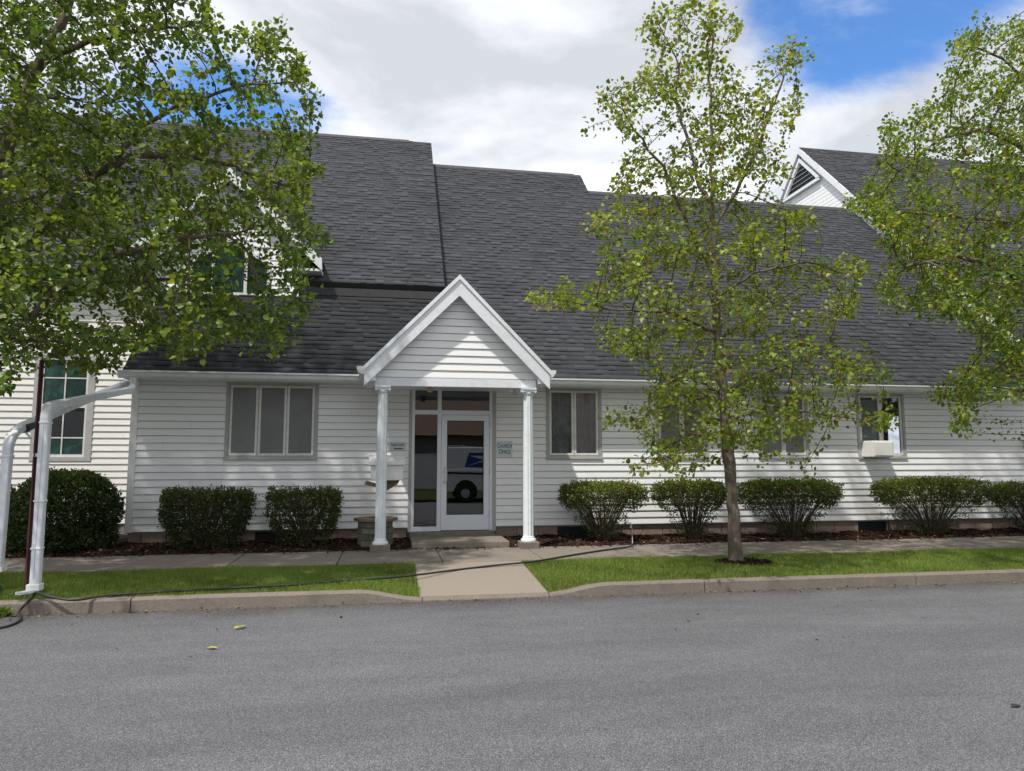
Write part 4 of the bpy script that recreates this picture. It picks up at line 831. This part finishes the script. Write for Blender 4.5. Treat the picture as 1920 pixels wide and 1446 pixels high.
def hd1(px, py): return 1.9 * math.sqrt(max(.06, 1 - ((px - 1350) / 380) ** 2)) * (.45 + .55 * sm(0, 420, py))
greenA = [(0.151, 0.202, 0.022), (0.207, 0.258, 0.03), (0.115, 0.167, 0.022), (0.266, 0.293, 0.036), (0.134, 0.188, 0.03)]
tree('young_pear_tree', 'slender young tree with sparse yellow-green leaves growing in the verge before the wing', None, .14, lim1, pxpts(None, 3000, TY, hd1, lobes=lob, void=.17), .072, greenA, .088, per=6, brown=.06, group='street trees on the verge')
# tree at the left
polyL = [(-380, 650), (-420, 200), (-250, -250), (100, -330), (330, -150), (400, -20), (412, 40), (540, 42), (560, 100), (585, 150), (605, 190), (590, 240), (572, 262), (582, 300), (605, 340), (600, 368), (560, 400), (600, 428), (635, 437), (600, 463), (560, 470), (598, 560), (600, 588), (540, 600), (545, 676), (500, 640), (440, 622), (380, 642), (350, 688), (290, 662), (232, 650), (225, 722), (200, 690), (160, 700), (100, 682), (40, 718), (0, 742), (-120, 760), (-300, 740)]
gapsL = [(330, 120, 60, 40), (420, 180, 45, 40), (470, 100, 40, 40), (300, 215, 50, 18), (250, 290, 60, 28), (500, 270, 50, 20), (450, 345, 50, 22), (440, 500, 60, 26), (90, 470, 45, 20), (200, 600, 55, 26), (420, 590, 45, 20), (90, 620, 40, 20), (500, 200, 30, 30), (110, 180, 30, 30)]
def keepL(px, py):
    for g in gapsL:
        if ((px - g[0]) / g[2]) ** 2 + ((py - g[1]) / g[3]) ** 2 < 1: return rng.random() < .12
    if py < 240 and px > 260: return rng.random() < .6
    return True
LY = -3.5; q = lambda px, py, dy=0: onY(px, py, LY + dy)
tb = q(-18, 330); lim2 = [[(tb[0] - .05, LY, .12), (tb[0] - .04, LY, 1.0), q(-22, 560), q(2, 390), q(12, 290), q(38, 200), q(76, 118), q(125, 30), q(150, -80)],
        [q(76, 120), q(150, 85, -.2), q(210, 65, -.3), q(330, 50, -.5)], [q(35, 198), q(80, 182, .4), q(150, 186, .9)], [q(-15, 520), q(85, 422, -.3), q(150, 350, -.5), q(202, 318, -.6), q(262, 240, -.7), q(330, 200, -.8), q(430, 165, -.9), q(500, 158, -.9)],
        [q(202, 318, -.6), q(245, 293, -.4), q(340, 292, -.2), q(430, 310, .0), q(540, 350, .2)], [q(0, 430), q(40, 375, .6), q(130, 350, 1.3), q(260, 340, 1.9)], [q(-20, 600), q(10, 630, -.3), q(110, 545, -.7), q(190, 485, -1.0), q(330, 450, -1.3), q(480, 430, -1.4)],
        [q(-18, 560), q(60, 540, .6), q(200, 530, 1.3), q(400, 520, 1.6)], [q(-18, 580), q(-120, 480, -.4), q(-250, 330, -.6)], [q(0, 400), q(-120, 260, .3), q(-220, 60, .5)], [q(-20, 610), q(30, 640, -.8), q(120, 640, -1.2)], [q(-20, 600), q(40, 600, .6), q(200, 620, 1.0)]]
def hdL(px, py): return 2.3 * math.sqrt(max(.08, 1 - ((px - 0) / 680) ** 2))
greenB = [(0.1, 0.159, 0.026), (0.14, 0.2, 0.033), (0.073, 0.124, 0.023), (0.199, 0.25, 0.04), (0.094, 0.144, 0.03)]
tree('shade_tree', 'large leafy green shade tree spreading over the sanctuary and the drain pipes', None, .14, lim2, pxpts(polyL, 6000, LY, hdL, keepL, void=-.03), .078, greenB, .16, per=9, di=1.2, group='street trees on the verge')
# tree at the right
polyR = [(1960, 20), (1900, 45), (1850, 42), (1790, 46), (1772, 80), (1790, 120), (1762, 150), (1770, 190), (1702, 212), (1718, 242), (1662, 216), (1647, 246), (1655, 300), (1620, 312), (1625, 350), (1572, 386), (1640, 420), (1650, 470), (1636, 500), (1640, 558), (1690, 588), (1722, 600), (1762, 580), (1800, 602), (1845, 640), (1850, 662), (1790, 692), (1742, 722), (1746, 750), (1800, 760), (1776, 818), (1800, 820), (1832, 760), (1870, 742), (1920, 750), (2150, 760), (2400, 600), (2420, 250), (2250, -150), (2060, -120)]
gapsR = [(1830, 210, 45, 20), (1790, 300, 50, 14), (1880, 400, 40, 20), (1690, 440, 25, 14), (1800, 545, 30, 14), (1870, 610, 30, 26), (1860, 120, 20, 20), (1740, 640, 30, 14), (1700, 360, 25, 12), (1880, 690, 28, 14)]
def keepR(px, py):
    for g in gapsR:
        if ((px - g[0]) / g[2]) ** 2 + ((py - g[1]) / g[3]) ** 2 < 1: return rng.random() < .12
    return True
RY = -3.45; q = lambda px, py, dy=0: onY(px, py, RY + dy)
rb = q(2060, 800); lim3 = [[(rb[0], RY, .12), (rb[0], RY, 1.2), q(2058, 700), q(2050, 500), q(2046, 300), q(2050, 150), q(2060, 0)],
        [q(2056, 640), q(1960, 560, -.4), q(1880, 500, -.7), q(1790, 480, -.9), q(1700, 500, -1.0)], [q(2050, 520), q(1930, 420, .3), q(1830, 410, .6), q(1720, 400, .8), q(1640, 400, .8)], [q(2048, 380), q(1940, 290, -.3), q(1850, 240, -.5), q(1760, 260, -.6), q(1690, 320, -.6)], [q(2046, 280), q(1960, 180, .3), q(1880, 110, .4), q(1820, 80, .4)],
        [q(2058, 700), q(1960, 700, -.4), q(1880, 705, -.6), q(1800, 730, -.7), q(1790, 790, -.7)], [q(2050, 500), q(2200, 380, .3), q(2300, 250, .3)], [q(2056, 620), q(2180, 560, -.5), q(2320, 520, -.8)]]
def hdR(px, py): return 2.2 * math.sqrt(max(.08, 1 - ((px - 2050) / 520) ** 2))
greenC = [(0.142, 0.21, 0.02), (0.109, 0.182, 0.02), (0.197, 0.258, 0.025), (0.087, 0.154, 0.02), (0.239, 0.265, 0.025)]
tree('shade_tree', 'bushy yellow-green tree reaching over the wing roof towards the hall', None, .14, lim3, np.concatenate([pxpts(polyR, 5200, RY, hdR, keepR, void=-.06), pxpts([(1590, 370), (1650, 370), (1920, 620), (1960, 700), (1860, 660)], 1100, RY, hdR, void=-.3)]), .064, greenC, .15, per=8, di=1.2, brown=.02, group='street trees on the verge')
# mulch ring at the trunk
c = lim1[0][0]; ring = []
n = 500; a = rng.uniform(0, 6.28, n); rr_ = np.sqrt(rng.random(n)) * .36; P0 = np.stack([c[0] + .1 + rr_ * np.cos(a) * 1.15, c[1] + rr_ * np.sin(a) * .8, .158 + .05 * (1 - rr_ / .36) * rng.random(n)], 1)
ln = rng.uniform(.015, .04, n)[:, None]; u = rng.normal(size=(n, 3)); u /= np.linalg.norm(u, axis=1, keepdims=True); v = np.cross(u, rng.normal(size=(n, 3))); v /= np.linalg.norm(v, axis=1, keepdims=True)
V = np.stack([P0 - u * ln - v * ln * .4, P0 + u * ln - v * ln * .4, P0 + u * ln + v * ln * .4, P0 - u * ln + v * ln * .4], 1).reshape(-1, 3)
tag(np_obj('mulch_ring', V, np.arange(4 * n).reshape(-1, 4), 'chips', cols=np.array([.03, .022, .018]) * rng.uniform(.6, 1.8, n)[:, None]), 'ring of dark mulch at the foot of the young tree', 'mulch', kind='stuff')

# shrubs: clipped yews with bare stems below, two dense boxes and one big round bush
def shrub(label, cx, cy, a, b, h, z0, kind, leaf=.030, nleaf=9000, tone=1.0, group='clipped shrubs along the wall'):
    T = thing('clipped_shrub' if kind != 'round' else 'round_bush', label, 'shrub', group)
    def prof(t):                                            # half-width factor at height fraction t
        if kind == 'vase': return (.16 + .84 * min(1, t / .72) ** .85) * (1 if t < .86 else math.sqrt(max(.05, 1 - ((t - .86) / .17) ** 2)))
        if kind == 'box': return (.62 + .38 * min(1, t / .55)) * (1 if t < .93 else .94)
        return math.sqrt(max(.03, 1 - (2 * max(t, .12) - 1.0) ** 2 * .9)) if t > .4 else .92 + .1 * t
    st = MB(); 
    for k in range({'vase': 75, 'box': 60, 'round': 30}[kind]):
        w = rng.uniform(0, 6.283); q = math.sqrt(rng.random()); t1 = rng.uniform(.62, .97); tx, ty = a * prof(t1) * q * math.cos(w) * .95, b * prof(t1) * q * math.sin(w) * .95
        bx, by = .07 * math.cos(w) * q * 2 * min(1, a), .07 * math.sin(w) * q * 2; m1 = np.array([bx + (tx - bx) * .42 + rng.normal() * .02, by + (ty - by) * .42 + rng.normal() * .02, h * t1 * .5]); r0 = rng.uniform(.006, .013)
        st.tube([(cx + bx, cy + by, z0 - .03), (cx + m1[0] * .6, cy + m1[1] * .6, z0 + m1[2] * .5), (cx + m1[0], cy + m1[1], z0 + m1[2]), (cx + tx, cy + ty, z0 + h * t1)], [r0, r0 * .85, r0 * .65, .0025], 5, caps=False)
        for s in range(5):
            t = rng.uniform(.35, .9); p = np.array([cx + m1[0] + (tx - m1[0]) * t, cy + m1[1] + (ty - m1[1]) * t, z0 + m1[2] + (h * t1 - m1[2]) * t]); e = p + np.array([rng.normal() * .07, rng.normal() * .07, rng.uniform(.03, .13)])
            st.tube([p, e], [.0035, .0015], 3, caps=False)
    st.obj('stems', 'twig', T)
    m_ = nleaf // 7; pos = []; out = []; ts = []
    while len(pos) < m_:
        t = rng.random(); w = rng.uniform(0, 6.283); s = rng.random() ** .35; f = prof(t)
        shell = s > .75 or t > .86
        pk = (1.0 if t > .7 else (.45 if t > .55 else .09) if kind == 'vase' else (.75 if t > .3 else .4) if kind == 'box' else 1.0)
        if not shell: pk *= .35
        if rng.random() > pk: continue
        lump = 1 + .05 * math.sin(3 * w + cx * 3) + .04 * math.sin(7 * w + t * 9 + cx)
        if kind == 'box': c_, s_ = math.cos(w), math.sin(w); k = 1 / max(abs(c_), abs(s_)) ** .75; ex, ey = c_ * k, s_ * k
        else: ex, ey = math.cos(w), math.sin(w)
        pos.append((cx + a * f * s * ex * lump, cy + b * f * s * ey * lump, z0 + h * t + rng.normal() * .012)); out.append((ex * s, ey * s, .25 + 1.2 * (t > .8))); ts.append(t)
    pos = np.repeat(np.array(pos), 7, 0); out = np.repeat(np.array(out), 7, 0); ts = np.repeat(np.array(ts), 7); n = len(pos)
    pos = pos + rng.normal(size=(n, 3)) * .026; d = out + rng.normal(size=(n, 3)) * .7
    base = np.array([(.035, .055, .016), (.055, .075, .018), (.025, .042, .014), (.085, .095, .022)])[rng.integers(0, 4, n)] if kind != 'round' else np.array([(.03, .055, .018), (.045, .07, .02), (.022, .04, .014), (.065, .085, .025)])[rng.integers(0, 4, n)]
    c = base * rng.uniform(.7, 1.3, n)[:, None] * tone * 1.3; fresh = np.clip((ts - .72) / .25, 0, 1)[:, None] if kind == 'vase' else np.clip((ts - .8) / .2, 0, 1)[:, None] * .5
    c = c * (1 + 1.1 * fresh * np.array([1.15, 1, .6])); br = (np.sin(pos[:, 0] * 9 + pos[:, 2] * 7) * np.sin(pos[:, 2] * 11 + pos[:, 0] * 3) > .72) & (rng.random(n) < .5) if kind == 'vase' else rng.random(n) < .01
    c = np.where(br[:, None], np.array([.10, .05, .022]) * rng.uniform(.6, 1.3, n)[:, None], c)
    V_, Fq, cc = leaf_mesh(pos, d, leaf * rng.uniform(.6, 1.3, n), c, .2); np_obj('foliage', V_, Fq, 'yew', T, cols=cc)
    return T
def sx(p0, p1, y): return (onY(p0, 900, y)[0], onY(p1, 900, y)[0])
def place(p0, p1, top, y, kind, label, bdep, **k):
    x0, x1 = sx(p0, p1, y); zt = onY((p0 + p1) / 2, top, y)[2]; z0 = bed_z((x0 + x1) / 2, y) - .01
    shrub(label, (x0 + x1) / 2, y, (x1 - x0) / 2, bdep, zt - z0, z0, kind, **k)
place(306, 470, 920, -.72, 'box', 'dark square-clipped shrub under the triple window beside the corner', .42, nleaf=16000, tone=.75)
place(506, 640, 918, -.70, 'box', 'rounded clipped shrub between the triple window and the mailbox', .40, nleaf=11000, tone=.85)
place(1047, 1209, 906, -.72, 'vase', 'vase-shaped shrub with bare stems beside the wall tap and hose', .50, nleaf=13000, tone=1.15)
place(1226, 1362, 904, -.70, 'vase', 'vase-shaped shrub with bare stems just left of the young tree trunk', .46, nleaf=12000)
place(1383, 1577, 902, -.70, 'vase', 'wide vase-shaped shrub with low greenery just right of the young tree trunk', .50, nleaf=15000)
place(1632, 1850, 899, -.72, 'vase', 'widest vase-shaped shrub with bare stems below the air conditioner', .55, nleaf=17000, tone=1.1)
place(1850, 2010, 908, -.66, 'vase', 'vase-shaped shrub at the wall below the utility box', .5, nleaf=12000, tone=.95)
place(28, 226, 888, -.35, 'round', 'big round dark bush at the inside corner behind the drain pipes', .85, nleaf=30000, leaf=.04, group=None)
place(-110, 40, 905, -.3, 'round', 'round green bush at the sanctuary wall beside the big dark bush', .6, nleaf=14000, leaf=.04, group=None)
# weeds at the kerb foot
wd = onZ(8, 1152, .02); n = 60; P0 = np.tile(np.array([wd[0], KF - .04, .03]), (n, 1)) + rng.normal(size=(n, 3)) * [.05, .02, .02]; d = rng.normal(size=(n, 3)); d[:, 2] = abs(d[:, 2]) + .6
V_, Fq, cc = leaf_mesh(P0, d, rng.uniform(.03, .06, n), np.array([.10, .16, .03]) * rng.uniform(.6, 1.4, n)[:, None]); tag(np_obj('kerb_weed', V_, Fq, 'leaf', cols=cc), 'small green weed growing at the foot of the kerb', 'weed')

n = 700; x = rng.uniform(-8, 13, n); y = KF - np.abs(rng.normal(size=n)) * .10 - .01; sp = rng.random(n) < .15; y = np.where(sp, rng.uniform(-7.5, KF, n), y)
P0 = np.stack([x, y, np.interp(y, [-9, KF], [.05, .0]) + .012], 1); d = rng.normal(size=(n, 3)); d[:, 2] *= .25
lc = np.array([(.10, .07, .045), (.16, .11, .06), (.20, .17, .06), (.06, .05, .04)])[rng.integers(0, 4, n)]
V_, Fq, cc = leaf_mesh(P0, d, rng.uniform(.012, .038, n), lc, 1.5); tag(np_obj('kerb_litter', V_, Fq, 'chips', cols=cc), 'brown leaf crumbs and grit lying in the gutter along the kerb', 'litter', kind='stuff')

# ---------------------------------------------------------------- across the street (seen mirrored in the door glass)
tk = thing('delivery_truck', 'white boxy mail delivery truck with blue emblem parked across the street', 'truck')
TXA, TY0, TYB = .64, -13.65, -15.5
MB().prism([(TXA, TY0, .42), (TXA, TY0, 1.95), (TXA + .12, TY0, 2.08), (TXA + 3.2, TY0, 2.08), (TXA + 3.5, TY0, 1.25), (TXA + 4.3, TY0, 1.05), (TXA + 4.35, TY0, .42)], (0, TYB - TY0, 0)).obj('body', 'truckwhite', tk, bevel=.04)
MB().prism([(TXA - .01, TY0 + .001, 1.13), (TXA - .01, TY0 + .075, 1.13), (TXA - .01, TY0 + .075, 1.19), (TXA - .01, TY0 + .001, 1.27)], (4.37, 0, 0)).obj('side_rail', 'truckwhite', tk); MB().box(TXA, TXA + 4.33, TY0 + .001, TY0 + .012, 1.05, 1.12).obj('side_stripe', 'black', tk)
MB().prism([(TXA + .82, TY0 + .004, 1.30), (TXA + 2.3, TY0 + .004, 1.30), (TXA + 2.4, TY0 + .004, 1.86), (TXA + .98, TY0 + .004, 1.86)], (0, .004, 0)).obj('emblem_panel', 'blue', tk)
MB().prism([(TXA + .88, TY0 + .010, 1.33), (TXA + 1.4, TY0 + .010, 1.55), (TXA + 2.34, TY0 + .010, 1.64), (TXA + 1.35, TY0 + .010, 1.49)], (0, .003, 0)).prism([(TXA + 1.0, TY0 + .010, 1.76), (TXA + 1.55, TY0 + .010, 1.74), (TXA + 2.2, TY0 + .010, 1.68), (TXA + 1.5, TY0 + .010, 1.62)], (0, .003, 0)).obj('emblem_sweep', 'truckwhite', tk)
for wx in (TXA + .85, TXA + 3.55):
    for yy in (TY0 - .02, TYB + .22): 
        wt = MB().tube([(wx, yy + .05, .34), (wx, yy - .2, .34)], .34, 24).obj('wheel', 'tyre', tk); MB().tube([(wx, yy + .056, .34), (wx, yy + .04, .34)], .17, 16).obj('rim', 'alu', wt)
    MB().tube([(wx, TY0 + .012, .40), (wx, TY0 - .1, .40)], .44, 24).obj('wheel_arch', 'black', tk)
MB().prism([(TXA + 2.62, TY0 + .004, 1.3), (TXA + 3.42, TY0 + .004, 1.3), (TXA + 3.18, TY0 + .004, 1.9), (TXA + 2.62, TY0 + .004, 1.9)], (0, .004, 0)).obj('door_window', 'vent', tk)
fn = thing('vinyl_fence', 'pale vinyl privacy fence across the street', 'fence')
for k in range(14):
    x = -13 + k * 1.8; MB().box(x, x + .12, -25.12, -25.0, 0, 1.95).obj('fence_post', 'vinyl', fn)
    for j in range(8): MB().box(x + .125 + j * .209, x + .125 + j * .209 + .204, -25.08, -25.04, .12, 1.82).obj('fence_board', 'vinyl', fn)
    MB().box(x + .12, x + 1.8, -25.1, -25.02, .05, .118).box(x + .12, x + 1.8, -25.1, -25.02, 1.822, 1.9).obj('fence_rail', 'vinyl', fn)
hs_ = thing('brown_roofed_house', 'grey house with brown shake roof across the street', 'house')
MB().box(-9, 14, -42, -32, 0, 3.3).obj('wall', 'brick', hs_)
MB().prism([(-9.6, -31.3, 3.1), (-9.6, -37, 7.4), (-9.6, -42.7, 3.1)], (24.2, 0, 0)).obj('roof', 'brown', hs_)
for x in (-6, -2, 2.2, 6, 10): w_ = MB().box(x, x + 1.2, -32, -31.96, 1.1, 2.5).obj('window', 'sash', hs_); MB().box(x + .08, x + 1.12, -31.96, -31.95, 1.18, 2.42).obj('pane', 'vent', w_)

for k, (x, h_) in enumerate(((-15, 7.5), (20, 8.5), (28, 10), (38, 9))):
    T = thing('street_tree', 'round green tree across the street beside the brown-roofed house' if k < 2 else 'leafy green tree in the row across the street', 'tree', 'trees across the street'); y = -29 - 2 * (k % 2)
    MB().tube([(x, y, 0), (x + .1, y, h_ * .3), (x, y, h_ * .6)], [.24, .18, .07], 8).obj('trunk', 'bark', T)
    n = 5000; v = rng.normal(size=(n, 3)); v /= np.linalg.norm(v, axis=1, keepdims=True); rad = rng.random(n)[:, None] ** .4 * (1 + .22 * np.sin(v[:, :1] * 5 + k) * np.cos(v[:, 2:3] * 6)); p = np.array([x, y, h_ * .58]) + v * rad * np.array([h_ * .36, h_ * .36, h_ * .42])
    V_, Fq, cc = leaf_mesh(p, rng.normal(size=(n, 3)), rng.uniform(.2, .45, n), np.array([.06, .10, .02]) * rng.uniform(.5, 1.5, n)[:, None]); np_obj('crown', V_, Fq, 'leaf', T, cols=cc)
